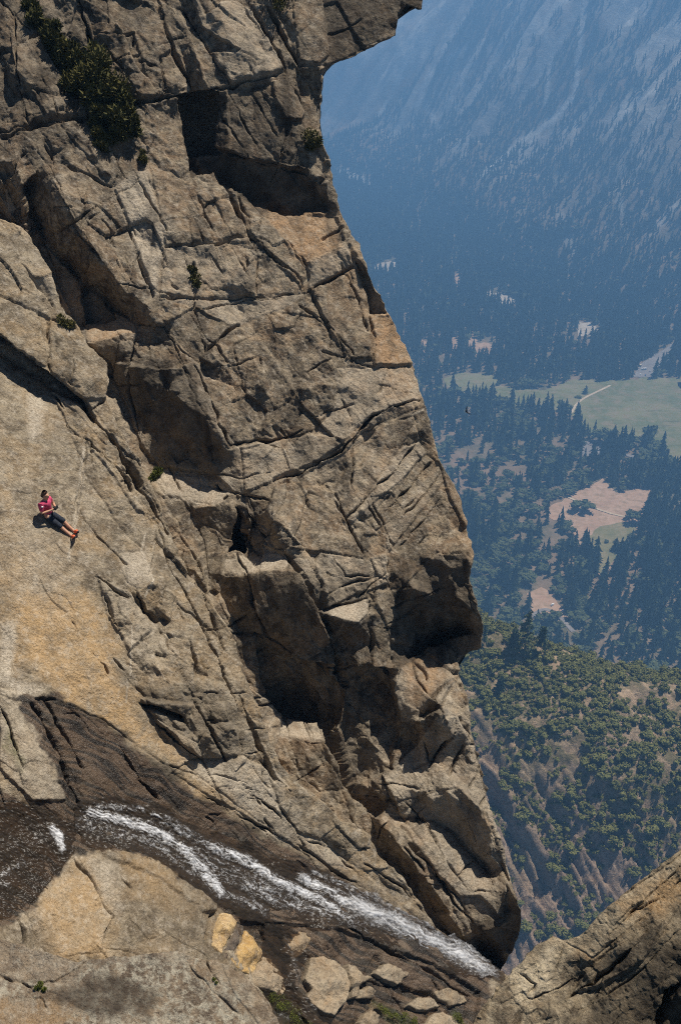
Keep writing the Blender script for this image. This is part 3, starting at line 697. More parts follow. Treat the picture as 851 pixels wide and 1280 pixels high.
gully_cracks = [
    ([(-150, 390), (0, 430), (58, 474), (100, 502), (140, 548), (190, 632), (210, 668)], 4.2, .8),
    ([(60, 402), (62, 464)], 1.6, .2), ([(92, 440), (90, 480), (110, 488)], 1.3, .15), ([(112, 512), (136, 498)], 1.3, .15), ([(190, 632), (240, 700), (268, 770), (282, 812)], 2.2, .35),
    ([(60, 486), (82, 512), (84, 534), (108, 550), (150, 590), (166, 612)], 1.7, .25), ([(108, 550), (104, 600), (96, 640), (88, 700)], 2.2, .14), ([(100, 640), (125, 672), (158, 706)], 1.5, .22),
    ([(196, 655), (214, 712), (228, 730), (250, 775), (254, 790)], 1.8, .3), ([(120, 720), (150, 745), (160, 750)], 1.6, .22), ([(132, 744), (140, 775), (154, 798)], 1.6, .25), ([(170, 738), (180, 765), (196, 776)], 2.4, .35), ([(220, 755), (250, 775), (276, 830), (300, 890)], 1.8, .3),
    ([(242, 875), (262, 915), (282, 950)], 2.2, .35), ([(238, 800), (246, 830), (244, 850)], 2.4, .35), ([(176, 880), (215, 890), (230, 900)], 3, .4), ([(195, 905), (230, 935), (250, 950)], 2.6, .35), ([(115, 812), (136, 842)], 1.3, .16), ([(90, 778), (100, 792)], 1.2, .12), ([(143, 824), (162, 848)], 1.1, .12),
    ([(312, 900), (330, 940), (345, 975)], 3, .4), ([(300, 870), (318, 920), (336, 960)], 2.2, .35),
    ([(300, 985), (340, 1010), (352, 1025)], 1.6, .2), ([(240, 985), (300, 1020), (360, 1050)], 1.4, .18), ([(370, 1055), (420, 1090), (450, 1105)], 2, .25), ([(330, 1035), (360, 1050)], 2, .25), ([(350, 1010), (372, 1040), (380, 1060)], 1.6, .2), ([(455, 1080), (500, 1105), (530, 1140)], 1.6, .2),
    ([(0, 880), (12, 910), (30, 965)], 1.4, .2), ([(40, 880), (70, 930), (90, 985), (110, 1020)], 2.6, .35), ([(55, 872), (85, 925), (105, 960)], 1.8, .25), ([(150, 935), (175, 975), (200, 1000)], 2, .3), ([(95, 890), (112, 912)], 1.5, .2), ([(45, 874), (70, 874)], 1.5, .2), ([(80, 892), (94, 890)], 1.5, .2),
    ([(92, 1072), (110, 1092), (128, 1125), (142, 1146)], 2.6, .3), ([(142, 1146), (132, 1165), (128, 1182)], 1.8, .22), ([(22, 1150), (30, 1165), (32, 1186)], 2.2, .25), ([(162, 1162), (164, 1184)], 1, .1), ([(152, 1095), (166, 1112)], 1.2, .12), ([(268, 1140), (258, 1175)], 2.2, .3),
    ([(420, 1150), (480, 1185), (540, 1215), (590, 1245)], 2, .3), ([(330, 1165), (360, 1195), (372, 1215)], 2.6, .35), ([(372, 1190), (430, 1205), (470, 1235)], 2.4, .3), ([(440, 1220), (490, 1232), (510, 1262)], 2.4, .3), ([(540, 1225), (570, 1250)], 2, .25), ([(340, 1250), (390, 1290)], 3, .3),
]
gully_outline = [(-150, 245), (0, 274), (26, 284), (46, 312), (62, 338), (68, 352), (76, 382), (100, 410), (112, 434), (134, 456), (137, 476), (133, 500), (141, 516), (150, 540), (182, 588), (204, 640),
                 (224, 695), (240, 722), (258, 744), (276, 770), (292, 798), (304, 832), (309, 850), (322, 880), (336, 920), (350, 955), (376, 982), (408, 1004), (426, 1027), (442, 1029), (458, 1042),
                 (472, 1068), (506, 1099), (522, 1124), (534, 1144), (545, 1160), (575, 1182), (604, 1202), (628, 1216), (645, 1226), (652, 1244), (640, 1300), (620, 1400), (-150, 1400)]

for _k in range(120):
    _v = _jr.uniform(480, 1120); _u = _jr.uniform(0, 1) ** .6 * 240 + 70 + (_v - 480) * .28
    if inside([(0, 500), (110, 620), (60, 760), (0, 780)], np.array([_u]), np.array([_v]))[0]: continue
    _a = math.radians(_jr.choice([52, 52, 46, 100, 8]) + _jr.normal() * 7); _l = _jr.uniform(8, 34)
    gully_cracks.append(([(_u - math.cos(_a) * _l, _v - math.sin(_a) * _l), (_u + _jr.normal() * 2, _v + _jr.normal() * 2), (_u + math.cos(_a) * _l, _v + math.sin(_a) * _l)], _jr.uniform(.9, 1.7), _jr.uniform(.05, .15)))

gully_wet = union((area([(20, 870), (70, 868), (130, 900), (160, 930), (230, 985), (330, 1045), (440, 1105), (540, 1160), (620, 1218), (600, 1300), (380, 1300), (330, 1250), (300, 1170), (268, 1130), (180, 1068), (96, 1064), (60, 1110), (40, 1140), (0, 1160), (-150, 1180), (-150, 960), (30, 1000), (84, 1000)], 2.5, 7, 14), 1.0),
                  (area([(340, 1030), (420, 1080), (530, 1150), (540, 1160), (430, 1105)], 6, 6), .5))


def gully_stain(u, v, P):
    w = area([(60, 866), (130, 898), (240, 985), (340, 1045), (440, 1100), (330, 1055), (230, 1010), (120, 960)], 6, 8)(u, v, P) * .9
    s = fbm(np.stack([P[..., 0] * 1.2, P[..., 1] * 1.2, P[..., 2] * 1.2], -1), 4)
    g = area([(160, 850), (262, 850), (310, 920), (290, 950), (210, 925), (170, 880)], 16, 12)(u, v, P) * .6
    t = area([(160, 1075), (272, 1130), (270, 1190), (220, 1140)], 22, 16)(u, v, P) * .45
    return np.maximum(np.maximum(w, g), t) + .35 * np.clip(s - .3, 0, 1)


gully_tint = union((area([(10, 740), (70, 730), (130, 770), (150, 840), (165, 880), (235, 960), (300, 1010), (250, 990), (190, 935), (120, 900), (60, 866), (20, 820)], 16, 20), 1.0), (area([(96, 880), (150, 890), (240, 970), (200, 950)], 8, 6), .9),
                   (area([(40, 1130), (110, 1080), (142, 1150), (120, 1195), (60, 1200)], 12, 14), .75), (area([(150, 1070), (200, 1080), (220, 1120), (180, 1120)], 14, 12), .7), (area([(70, 900), (100, 960), (110, 1000), (86, 960)], 5, 6), .9), (area([(262, 1040), (276, 1046), (296, 1068), (284, 1062)], 3, 3), 1.0), (area([(300, 1140), (330, 1160), (350, 1166), (330, 1172)], 4, 3), .8), (area([(90, 690), (20, 640), (-100, 700), (60, 800)], 30, 30), .3))
gully_pale = union((strokes([([(106, 560), (102, 600), (96, 640), (90, 680), (86, 700)], 2.6, .9), ([(182, 668), (176, 690), (188, 712), (192, 725), (180, 745)], 1.3, 1.0), ([(163, 784), (164, 800), (163, 845)], 1.0, 1.0), ([(160, 850), (158, 878)], .9, .8), ([(132, 745), (138, 765)], 2.0, .8), ([(82, 530), (100, 520), (70, 490)], 1.0, .4)]), 1),
                   (area([(36, 495), (56, 494), (52, 540), (38, 550)], 4, 3), .7), (area([(0, 780), (18, 784), (16, 850), (50, 866), (40, 880), (0, 850)], 4, 5), .8), (area([(150, 690), (182, 690), (192, 722), (160, 730)], 5, 3), .5), (area([(230, 955), (340, 965), (370, 1030), (300, 1010)], 12, 10), .55),
                   (area([(300, 1015), (365, 1050), (350, 1050)], 3, 3), .5), (area([(96, 1066), (140, 1080), (150, 1140), (143, 1145)], 10, 8), .5), (area([(20, 640), (70, 690), (70, 760), (20, 740)], 26, 20), .4))
gully_algae = union((area([(330, 1245), (350, 1240), (385, 1275), (372, 1300)], 6, 6), 1.0), (area([(10, 900), (30, 960), (28, 968), (4, 930)], 4, 5), .45), (area([(475, 1255), (520, 1270), (500, 1290)], 8, 6), .55), (area([(570, 1262), (580, 1280), (560, 1285)], 6, 4), .8))


def gully_plane(u, v, t0):
    bed_n = np.array([.6, -.16, .79]); bed_n /= np.linalg.norm(bed_n)
    p = ray(120, 1020) * 20.6
    d = ray(u, v)
    t1 = np.clip((bed_n @ p) / np.minimum(d @ bed_n, -.2), 12, 40)
    k = np.clip((v - 900) / 160 - np.clip((400 - u) / 800, 0, .4), 0, 1)
    return t0 * (1 - k) + t1 * k


GULLY = Relief(gully_outline, (70, 640, 23.0), (.5, -.42, .757), nrm(44, 47), gully_facets, gully_cracks, (-170, 225, 660, 1410),
               rough=.42, cells=[(50, 52, 2.2, 11, 21), (21, 50, 2.0, 13, 22), (9, 50, 1.7, 12, 23)], seed=2, w0=6e-4, disp=.8, pops=.7, lift=2,
               masks={'stain_shade': gully_stain, 'tint': gully_tint, 'pale': gully_pale, 'wet': gully_wet, 'algae': gully_algae,
                    'streak': lambda u, v, P: .5 + .9 * fbm(np.stack([(u * .86 + v * .5) / 60, (-u * .5 + v * .86) / 5 + 2 * perlin(np.stack([u / 40, v / 40, np.full(u.shape, 1.5)], -1)), np.full(u.shape, 2.5)], -1), 4)}, hook=gully_plane)

# ================================================================ ROCK: outcrops at the viewer's feet
OUT_L = Relief([(-470, 1150), (-300, 1176), (-150, 1168), (0, 1174), (60, 1190), (92, 1202), (150, 1196), (222, 1188), (262, 1200), (284, 1206), (312, 1226), (338, 1254), (352, 1283), (380, 1400), (-470, 1400)],
               (120, 1240, 12.5), nrm(16, 66), nrm(16, 64),
               [([(-150, 1168), (0, 1174), (60, 1190), (92, 1204), (60, 1232), (0, 1222), (-150, 1230)], (0, 60), .15, .3), ([(92, 1202), (222, 1188), (284, 1206), (352, 1283), (300, 1400), (40, 1400), (50, 1250)], (22, 64), 0, .4),
                ([(276, 1202), (312, 1226), (352, 1283), (330, 1290), (290, 1240)], (40, 50), 0, .4), ([(-150, 1222), (0, 1222), (50, 1250), (40, 1400), (-150, 1400)], (10, 70), -.1, .4)],
               [([(0, 1222), (40, 1232), (70, 1225), (120, 1196)], 2, .06), ([(256, 1200), (268, 1222), (275, 1232)], 1.8, .08), ([(220, 1190), (262, 1236), (300, 1270)], 1.5, .03), ([(0, 1250), (50, 1246), (60, 1260)], 1.6, .04)],
               (-490, 1130, 420, 1410), rough=.5, cells=[(60, 30, 1.6, 7, 31), (22, 30, 1.5, 7, 32)], seed=3, disp=.34, pops=.25, lift=0, 
               masks={'stain_shade': area([(60, 1235), (140, 1215), (200, 1240), (190, 1275), (80, 1260)], 8, 14), 'tint': area([(-50, 1250), (90, 1250), (110, 1300), (-50, 1300)], 16, 14),
                      'lichen': union((area([(100, 1200), (225, 1186), (300, 1230), (352, 1300), (60, 1400), (90, 1260)], 14, 18), 1.0), (area([(-50, 1215), (90, 1228), (60, 1250), (-50, 1250)], 8, 10), .8))})

OUT_R = Relief([(588, 1400), (586, 1290), (600, 1262), (628, 1226), (650, 1204), (668, 1182), (690, 1170), (706, 1178), (728, 1166), (760, 1132), (800, 1100), (851, 1060), (1000, 945), (1130, 870), (1260, 760), (1400, 690), (1400, 1400)],
               (760, 1200, 9.5), nrm(-14, 56), nrm(-16, 52),
               [([(588, 1290), (630, 1226), (668, 1182), (692, 1170), (706, 1178), (690, 1220), (650, 1270), (620, 1400)], (-20, 58), 0, .6),
                ([(706, 1178), (760, 1132), (1400, 690), (1400, 740), (1000, 980), (851, 1080), (800, 1150), (740, 1196)], (-8, 58), 0, .6),
                ([(800, 1172), (830, 1150), (806, 1200), (752, 1232), (712, 1244), (732, 1216), (764, 1186)], (-66, 4), .12, .4),
                ([(752, 1236), (806, 1200), (851, 1130), (1000, 1040), (1400, 760), (1400, 1400), (800, 1400), (700, 1300)], (-16, 54), -.1, .8),
                ([(830, 1250), (856, 1226), (900, 1220), (900, 1400), (800, 1400), (820, 1290)], (-60, 4), .2, .5)],
               [([(708, 1248), (740, 1230), (800, 1178)], 3, .10), ([(640, 1258), (700, 1235), (730, 1215)], 1.6, .04), ([(760, 1170), (800, 1130), (851, 1085)], 1.8, .05), ([(650, 1215), (668, 1230), (640, 1280)], 1.8, .04), ([(680, 1275), (740, 1255), (800, 1215), (851, 1160)], 1.8, .04), ([(790, 1140), (830, 1120), (851, 1100)], 1.6, .05), ([(820, 1290), (835, 1245), (851, 1230)], 4, .15)],
               (570, 680, 1410, 1410), rough=.8, cells=[(60, -38, 2.6, 9, 41), (22, -38, 2.6, 13, 42), (9, -38, 2.4, 15, 43)], seed=4, disp=.62, pops=.55, lift=0, 
               masks={'stain_shade': area([(780, 1180), (1000, 1090), (1000, 1400), (640, 1400)], 40, 30), 'tint': area([(770, 1130), (1000, 1000), (1000, 1080), (800, 1150)], 14, 20), 'pale': area([(640, 1215), (705, 1180), (690, 1230), (650, 1260)], 8, 10)})
# ================================================================ MATERIALS
def new_mat(name):
    m = bpy.data.materials.new(name); m.use_nodes = True
    nt = m.node_tree; nt.nodes.clear()
    return m, nt


class NT:
    def __init__(self, nt): self.nt = nt
    def n(self, typ, **kw):
        nd = self.nt.nodes.new(typ)
        for k, v in kw.items():
            if k in nd.inputs: 
                nd.inputs[k].default_value = v
            else: setattr(nd, k, v)
        return nd
    def l(self, a, b): self.nt.links.new(a, b)
    def noise(self, vec, scale, detail=4, rough=.55, dist=0.0):
        t = self.n('ShaderNodeTexNoise'); t.inputs['Scale'].default_value = scale; t.inputs['Detail'].default_value = detail
        t.inputs['Roughness'].default_value = rough; t.inputs['Distortion'].default_value = dist
        self.l(vec, t.inputs['Vector']); return t.outputs['Fac']
    def ramp(self, fac, stops):
        r = self.n('ShaderNodeValToRGB')
        e = r.color_ramp.elements
        while len(e) < len(stops): e.new(.5)
        for i, (p, c) in enumerate(stops):
            e[i].position = p; e[i].color = (c, c, c, 1) if isinstance(c, (int, float)) else (*c, 1)
        self.l(fac, r.inputs['Fac']); return r.outputs['Color']
    def mix(self, fac, a, b, mode='MIX'):
        m = self.n('ShaderNodeMix', data_type='RGBA', blend_type=mode)
        for s, v in ((m.inputs['Factor'], fac), (m.inputs[6], a), (m.inputs[7], b)):
            if hasattr(v, 'is_linked'): self.l(v, s)
            elif isinstance(v, tuple): s.default_value = (*v, 1)
            else: s.default_value = v
        return m.outputs[2]
    def math(self, op, a, b=0.0, c=0.0, clamp=False):
        m = self.n('ShaderNodeMath', operation=op, use_clamp=clamp)
        for s, v in zip(m.inputs, (a, b, c)):
            if hasattr(v, 'is_linked'): self.l(v, s)
            else: s.default_value = v
        return m.outputs[0]
    def attr(self, name):
        a = self.n('ShaderNodeAttribute', attribute_name=name); return a.outputs['Fac']
    def coords(self, scale=None):
        g = self.n('ShaderNodeTexCoord')
        if scale is None: return g.outputs['Object']
        m = self.n('ShaderNodeMapping'); m.inputs['Scale'].default_value = scale
        self.l(g.outputs['Object'], m.inputs['Vector']); return m.outputs['Vector']
    def bump(self, h, strength, dist, normal=None):
        b = self.n('ShaderNodeBump'); b.inputs['Strength'].default_value = strength; b.inputs['Distance'].default_value = dist
        self.l(h, b.inputs['Height'])
        if normal is not None: self.l(normal, b.inputs['Normal'])
        return b.outputs['Normal']
    def out(self, col, rough, normal=None, spec=.3, **kw):
        p = self.n('ShaderNodeBsdfPrincipled'); o = self.n('ShaderNodeOutputMaterial')
        for s, v in ((p.inputs['Base Color'], col), (p.inputs['Roughness'], rough), (p.inputs['Specular IOR Level'], spec)):
            if hasattr(v, 'is_linked'): self.l(v, s)
            elif isinstance(v, tuple): s.default_value = (*v, 1)
            else: s.default_value = v
        if normal is not None: self.l(normal, p.inputs['Normal'])
        for k, v in kw.items():
            s = p.inputs[k.replace('_', ' ')]
            if hasattr(v, 'is_linked'): self.l(v, s)
            else: s.default_value = v
        self.l(p.outputs[0], o.inputs['Surface'])
        return p


def granite(name, base_a, base_b, dark, tint, pale, grain=1.0, lichen=None, wetcol=(.024, .018, .013)):
    m, nt = new_mat(name); N = NT(nt)
    co = N.coords()
    big = N.noise(co, .55 * grain, 6, .6, .4)
    mid = N.noise(co, 2.6 * grain, 7, .62, .3)
    fine = N.noise(co, 17 * grain, 6, .7)
    speck = N.noise(co, 60 * grain, 3, .7)
    col = N.mix(N.ramp(big, [(.30, 0.0), (.68, 1.0)]), base_a, base_b)
    col = N.mix(N.ramp(mid, [(.42, 0.0), (.58, .88)]), col, dark)                        # weathering film in irregular blotches
    col = N.mix(N.ramp(N.noise(co, 1.1 * grain, 5, .6, .6), [(.46, 0), (.68, .5)]), col, tint)
    col = N.mix(N.ramp(N.attr('tone'), [(.15, .62), (.5, 0)]), col, N.mix(.55, col, dark))
    col = N.mix(N.ramp(N.attr('tone'), [(.5, 0), (.9, .55)]), col, N.mix(.5, base_b, pale))
    col = N.mix(N.math('MULTIPLY', N.math('MULTIPLY', N.attr('tint'), .92), N.ramp(N.noise(co, 1.5 * grain, 8, .7, .5), [(.34, .18), (.56, 1.0)])), col, N.mix(N.ramp(mid, [(.3, 0.0), (.7, 1.0)]), tint, tuple(c * 1.25 for c in tint)))
    pl = N.math('MULTIPLY', N.ramp(N.noise(co, 5.5 * grain, 6, .68), [(.50, 0), (.66, 1)]), .40)   # crusts of pale lichen
    col = N.mix(pl, col, pale)
    col = N.mix(N.attr('pale'), col, N.mix(N.ramp(fine, [(.35, .2), (.65, 1.0)]), base_b, pale))
    if lichen:
        li = N.math('MULTIPLY', N.attr('lichen'), N.ramp(N.noise(co, 9.0, 7, .72, .3), [(.45, 0), (.58, 1)]))
        col = N.mix(N.math('MULTIPLY', N.attr('lichen'), N.ramp(N.noise(co, 2.2, 6, .65), [(.48, 0), (.60, .75)])), col, (.085, .06, .042))
        col = N.mix(N.math('MULTIPLY', li, .85), col, lichen)
    col = N.mix(N.ramp(fine, [(.30, .75), (.50, 0)]), col, N.mix(.6, col, (.02, .017, .014)))
    col = N.mix(N.ramp(fine, [(.54, 0), (.70, .42)]), col, pale)
    col = N.mix(N.ramp(speck, [(.60, 0), (.75, .35)]), col, (.55, .5, .42))
    col = N.mix(N.ramp(speck, [(.27, .5), (.42, 0)]), col, (.03, .026, .022))
    st = N.math('MULTIPLY', N.attr('stain_shade'), N.ramp(N.noise(co, 1.6 * grain, 6, .65, .5), [(.25, .55), (.6, 1.0)]))  # darkens marked patches and the shade painted on the cliff
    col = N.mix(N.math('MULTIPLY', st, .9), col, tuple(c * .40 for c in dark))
    wet = N.math('MULTIPLY', N.attr('wet'), N.ramp(N.noise(co, 1.7, 5, .6, .4), [(.28, .85), (.5, 1)]))
    col = N.mix(N.math('MULTIPLY', wet, .95), col, N.mix(N.ramp(N.math('ADD', N.math('MULTIPLY', mid, .5), N.math('MULTIPLY', N.attr('streak'), .5)), [(.35, 0), (.62, 1)]), tuple(c * .7 for c in wetcol), tuple(c * q for c, q in zip(wetcol, (4.2, 3.7, 3.2)))))
    al = N.math('MULTIPLY', N.attr('algae'), N.ramp(N.noise(co, 6, 5, .65), [(.36, 0), (.55, 1)]))
    col = N.mix(al, col, N.mix(fine, (.035, .055, .008), (.10, .12, .02)))
    ro = N.math('SUBTRACT', .88, N.math('MULTIPLY', wet, .60))
    b1 = N.bump(N.noise(co, 3.4 * grain, 9, .70, .3), .8, .18 / grain)
    b2 = N.bump(N.noise(co, 13 * grain, 6, .72), .8, .06 / grain, b1)
    b3 = N.bump(speck, .45, .012 / grain, b2)
    N.out(col, ro, b3, N.math('ADD', .22, N.math('MULTIPLY', wet, .18)))
    return m


M_BUTT = granite('weathered_granite', (.195, .153, .102), (.365, .292, .200), (.070, .055, .040), (.36, .225, .12), (.56, .49, .39))
M_GULLY = granite('polished_granite', (.265, .215, .145), (.365, .30, .212), (.135, .105, .070), (.42, .28, .14), (.58, .51, .41))
M_OUTL = granite('lichen_granite', (.25, .19, .13), (.33, .26, .18), (.13, .098, .070), (.26, .17, .09), (.50, .45, .36), 1.6, lichen=(.44, .40, .31))
M_OUTR = granite('coarse_granite', (.215, .168, .108), (.40, .32, .21), (.075, .058, .040), (.31, .20, .10), (.56, .47, .33), 2.0)

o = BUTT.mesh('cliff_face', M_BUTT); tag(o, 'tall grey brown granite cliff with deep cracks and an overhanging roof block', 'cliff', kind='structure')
o = GULLY.mesh('rock_slope', M_GULLY); tag(o, 'smooth tan granite slab running down into the wet bed of the stream', 'rock slab', kind='structure')
o = OUT_L.mesh('rock_outcrop', M_OUTL); tag(o, 'lichen spotted grey brown outcrop in the lower left corner', 'rock', kind='structure')
o = OUT_R.mesh('rock_outcrop', M_OUTR); tag(o, 'coarse sloping outcrop in the lower right corner below the scrub hillside', 'rock', kind='structure')
# ================================================================ VALLEY: ground, far wall, scrub hillside
def project(P):
    P = np.asarray(P, float)
    z = P @ FWD
    return W0 / 2 + FPX * (P @ RIGHT) / z, H0 / 2 - FPX * (P @ UPV) / z, z


def fxy(poly):
    return on_floor(np.array([p[0] for p in poly], float), np.array([p[1] for p in poly], float))[:, :2]


def far_s(x, y):
    """how far up the opposite valley side (metres in from its foot)"""
    return x * .897 + (y - 3400) * .442 + 55 * perlin(np.stack([x / 420, y / 420, np.full(np.shape(x), .3)], -1))


def far_z(x, y):
    s = far_s(x, y)
    p3 = lambda sc, k: perlin(np.stack([x / sc, y / sc, np.full(np.shape(x), k)], -1))
    along = x * .442 - y * .897
    sp = np.maximum(s, 0)
    up = np.where(sp < 300, .5 * sp, 150 + 1.02 * (sp - 300))
    gul = np.abs(perlin(np.stack([along / 130, s / 900, np.full(np.shape(x), 4.4)], -1))) * 2
    gul2 = np.abs(perlin(np.stack([along / 48 + s / 150, s / 420, np.full(np.shape(x), 9.4)], -1))) * 2
    rel = np.clip(sp / 250, 0, 1)
    z = FLOOR_Z + up + rel * (46 * (gul - .5) + 18 * (gul2 - .5) + 60 * p3(350, 7.1) + 6 * p3(30, 2.2))
    return np.where(z > 20, 20 + 70 * np.tanh((z - 20) / 140), z)            # the rim levels off about as high as the overlook


# ---- one ground sheet: valley floor running into the opposite slope
gx = np.concatenate([np.arange(-2600, -300, 90.), np.arange(-300, 1900, 10.), np.arange(1900, 4200, 90.)])
gy = np.concatenate([np.arange(-600, 600, 60.), np.arange(600, 1500, 20.), np.arange(1500, 4300, 10.), np.arange(4300, 7000, 90.)])
GX, GY = np.meshgrid(gx, gy)
GZ = far_z(GX, GY)
sS = far_s(GX, GY)
nx_, ny_ = len(gx), len(gy)
ii = np.arange(nx_ * ny_).reshape(ny_, nx_)
GF = np.stack([ii[:-1, :-1].ravel(), ii[:-1, 1:].ravel(), ii[1:, 1:].ravel(), ii[1:, :-1].ravel()], -1)
al_ = GX * .442 - GY * .897
chute = np.clip(1.15 - 7.0 * np.abs(perlin(np.stack([al_ / 150 + .0012 * sS, sS / 1400, np.full(GX.shape, 3.7)], -1))), 0, 1)
bare = np.clip((sS - 150) / 350, 0, 1) * np.clip(.25 + 1.3 * fbm(np.stack([al_ / 200, sS / 260, np.full(GX.shape, 1.7)], -1), 4), 0, 1)
_pu, _pv, _pz = project(np.stack([GX, GY, GZ], -1))
_pu = np.where(_pz > 100, _pu, -999)
TRACE = strokes([([(734, -20), (726, 40), (722, 80), (718, 112)], 4, 1.0), ([(681, 36), (688, 70), (682, 132)], 3, .9), ([(783, -10), (764, 40)], 4, .8), ([(716, 122), (690, 150), (640, 186), (600, 220)], 5, .8), ([(540, 85), (522, 130)], 5, .8), ([(530, 130), (548, 160)], 5, .7), ([(768, 225), (772, 250), (782, 278)], 3, .9),
                 ([(490, 80), (500, 100)], 3, .8), ([(430, 215), (460, 230)], 6, .8), ([(560, 75), (580, 60)], 5, .7), ([(840, 40), (800, 90)], 6, .5), ([(820, 180), (760, 230)], 8, .4), ([(600, 150), (570, 210)], 3, .5), ([(660, 60), (640, 120)], 4, .5), ([(800, 130), (830, 160)], 5, .5), ([(700, 270), (720, 320)], 7, .4)])
trace = np.clip(TRACE(_pu, _pv, None) * 1.3, 0, 1)
pale_cliff = area([(425, 60), (470, 70), (520, 30), (545, -30), (600, -60), (420, -60)], 10, 16)(_pu, _pv, None) * .7
bare = np.maximum(bare, chute * np.clip((sS - 120) / 200, 0, 1) * np.clip(.5 + 1.5 * perlin(np.stack([al_ / 300, sS / 200, np.full(GX.shape, 8.7)], -1)), 0, 1))
m, nt = new_mat('valley_ground'); N = NT(nt)
co = N.coords()
c = N.mix(N.ramp(N.noise(co, .012, 5, .6), [(.35, 0), (.62, 1)]), (.185, .125, .078), (.095, .088, .045))
c = N.mix(N.ramp(N.noise(co, .05, 5, .65), [(.42, 0), (.65, .7)]), c, (.25, .175, .115))
g = N.mix(N.ramp(N.noise(N.coords((.03, .03, .014)), 1, 6, .65), [(.3, 0), (.7, 1)]), (.19, .185, .165), (.54, .52, .48))
c = N.mix(N.attr('bare'), c, g)
N.out(c, .95, N.bump(N.noise(co, .08, 5, .7), .8, 4.0), .1)
M_GROUND = m
bare = np.maximum(np.maximum(bare, trace), pale_cliff)
o = mesh_obj('valley_ground', np.stack([GX.ravel(), GY.ravel(), GZ.ravel()], -1), GF, [m], {'bare': bare.ravel()}, smooth=True)
tag(o, 'forested valley floor rising into the far granite mountainside', 'valley', kind='structure')


# ---- flat patches of the valley floor, each a sheet a little above the one below
def flat_patch(name, poly, mat, lift, label, cat, wob=.9, step=5):
    pts = rough_line(poly, wob, True, step, len(poly) + int(poly[0][0]))
    p = on_floor(np.array([q[0] for q in pts]), np.array([q[1] for q in pts]), FLOOR_Z)
    bm = bmesh.new()
    vs = [bm.verts.new((a[0], a[1], FLOOR_Z + lift)) for a in p]
    f = bm.faces.new(vs)
    if f.normal.z < 0: f.normal_flip()
    bmesh.ops.triangulate(bm, faces=bm.faces[:])
    me = bpy.data.meshes.new(name); bm.to_mesh(me); bm.free(); me.materials.append(mat)
    return tag(link(bpy.data.objects.new(name, me)), label, cat, kind='structure')


def ground_mat(name, a, b, c2, s1=.03, s2=.12):
    m, nt = new_mat(name); N = NT(nt); co = N.coords()
    c = N.mix(N.ramp(N.noise(co, s1, 5, .6, .5), [(.36, 0), (.62, 1)]), a, b)
    c = N.mix(N.ramp(N.noise(co, s2, 6, .65), [(.46, 0), (.66, .9)]), c, c2)
    c = N.mix(N.ramp(N.noise(N.coords((s1 * 1.6, s1 * 7, 1)), 1, 5, .7, .8), [(.52, 0), (.72, .6)]), c, tuple(q * .62 for q in a))
    N.out(c, .95, None, .1)
    return m


M_MEADOW = ground_mat('meadow_grass', (.125, .135, .052), (.20, .185, .085), (.235, .185, .11), .016, .05)
M_TAN = ground_mat('dry_earth', (.36, .225, .145), (.42, .28, .19), (.26, .18, .105))
M_TANG = ground_mat('dry_grass', (.17, .155, .065), (.24, .19, .10), (.13, .13, .05))
M_PALE = ground_mat('pale_gravel', (.48, .42, .35), (.38, .31, .24), (.30, .25, .18))
M_ASPH = ground_mat('worn_asphalt', (.20, .185, .18), (.26, .23, .21), (.15, .14, .135), .03, .5)

meadow_px = [(554, 474), (575, 466), (622, 468), (619, 482), (680, 488), (717, 474), (755, 476), (790, 474), (800, 472), (851, 473), (1010, 470), (1010, 640), (851, 582), (826, 560), (800, 552), (776, 558), (738, 545), (714, 520), (704, 512), (658, 510), (600, 500), (578, 498), (562, 486)]
clear_px = [(681, 637), (716, 618), (753, 598), (769, 616), (812, 606), (806, 640), (800, 651), (788, 678), (765, 706), (753, 723), (745, 721), (743, 698), (722, 680), (711, 658), (687, 648)]
green_px = [(726, 678), (750, 658), (770, 654), (797, 654), (786, 678), (764, 704), (752, 718), (747, 715), (743, 696)]
lot_px = [(790, 472), (796, 457), (812, 446), (828, 438), (842, 434), (838, 448), (824, 458), (822, 472)]
lot2_px = [(728, 553), (742, 549), (762, 556), (772, 563), (750, 570), (728, 572)]
lot3_px = [(658, 742), (676, 734), (688, 740), (700, 758), (712, 772), (694, 780), (664, 770)]
pond_px = [(722, 402), (736, 403), (752, 413), (744, 420), (722, 420)]
patches_px = [[(462, 336), (478, 328), (497, 325), (496, 334), (486, 343), (468, 341)], [(608, 366), (626, 365), (645, 376), (644, 388), (634, 390), (622, 378), (608, 374)],
              [(584, 432), (590, 412), (596, 428), (618, 430), (616, 444), (598, 450), (585, 446)], [(566, 420), (574, 432), (570, 444), (562, 440)], [(566, 345), (575, 343), (573, 362), (566, 360)], [(522, 424), (535, 427), (533, 440), (524, 440)],
              [(562, 478), (578, 500), (590, 502), (580, 492), (566, 474)], [(846, 478), (858, 474), (900, 480), (880, 488), (850, 486)]]
for i, (pp, mm, nm, lf, lb, ct) in enumerate([
        (meadow_px, M_MEADOW, 'meadow', .3, 'pale green open meadow in the middle of the valley forest', 'meadow'),
        (clear_px, M_TAN, 'clearing', .3, 'bare pinkish tan clearing with a few lone trees', 'clearing'),
        (green_px, M_TANG, 'dry_grass', .6, 'dull green grass in the lower half of the tan clearing', 'grass'),
        (lot_px, M_ASPH, 'parking_lot', .6, 'grey parking lot with vehicles at the upper edge of the meadow', 'parking lot'),
        (lot2_px, M_ASPH, 'parking_lot', .3, 'small empty grey lot between the meadow and the oaks', 'parking lot'),
        (lot3_px, M_TAN, 'clearing', .3, 'small tan yard with parked cars near the foot of the hill', 'clearing'),
        (pond_px, M_PALE, 'gravel_bar', .3, 'pale grey green opening in the far conifers', 'clearing')]):
    flat_patch(nm, pp, mm, lf, lb, ct)
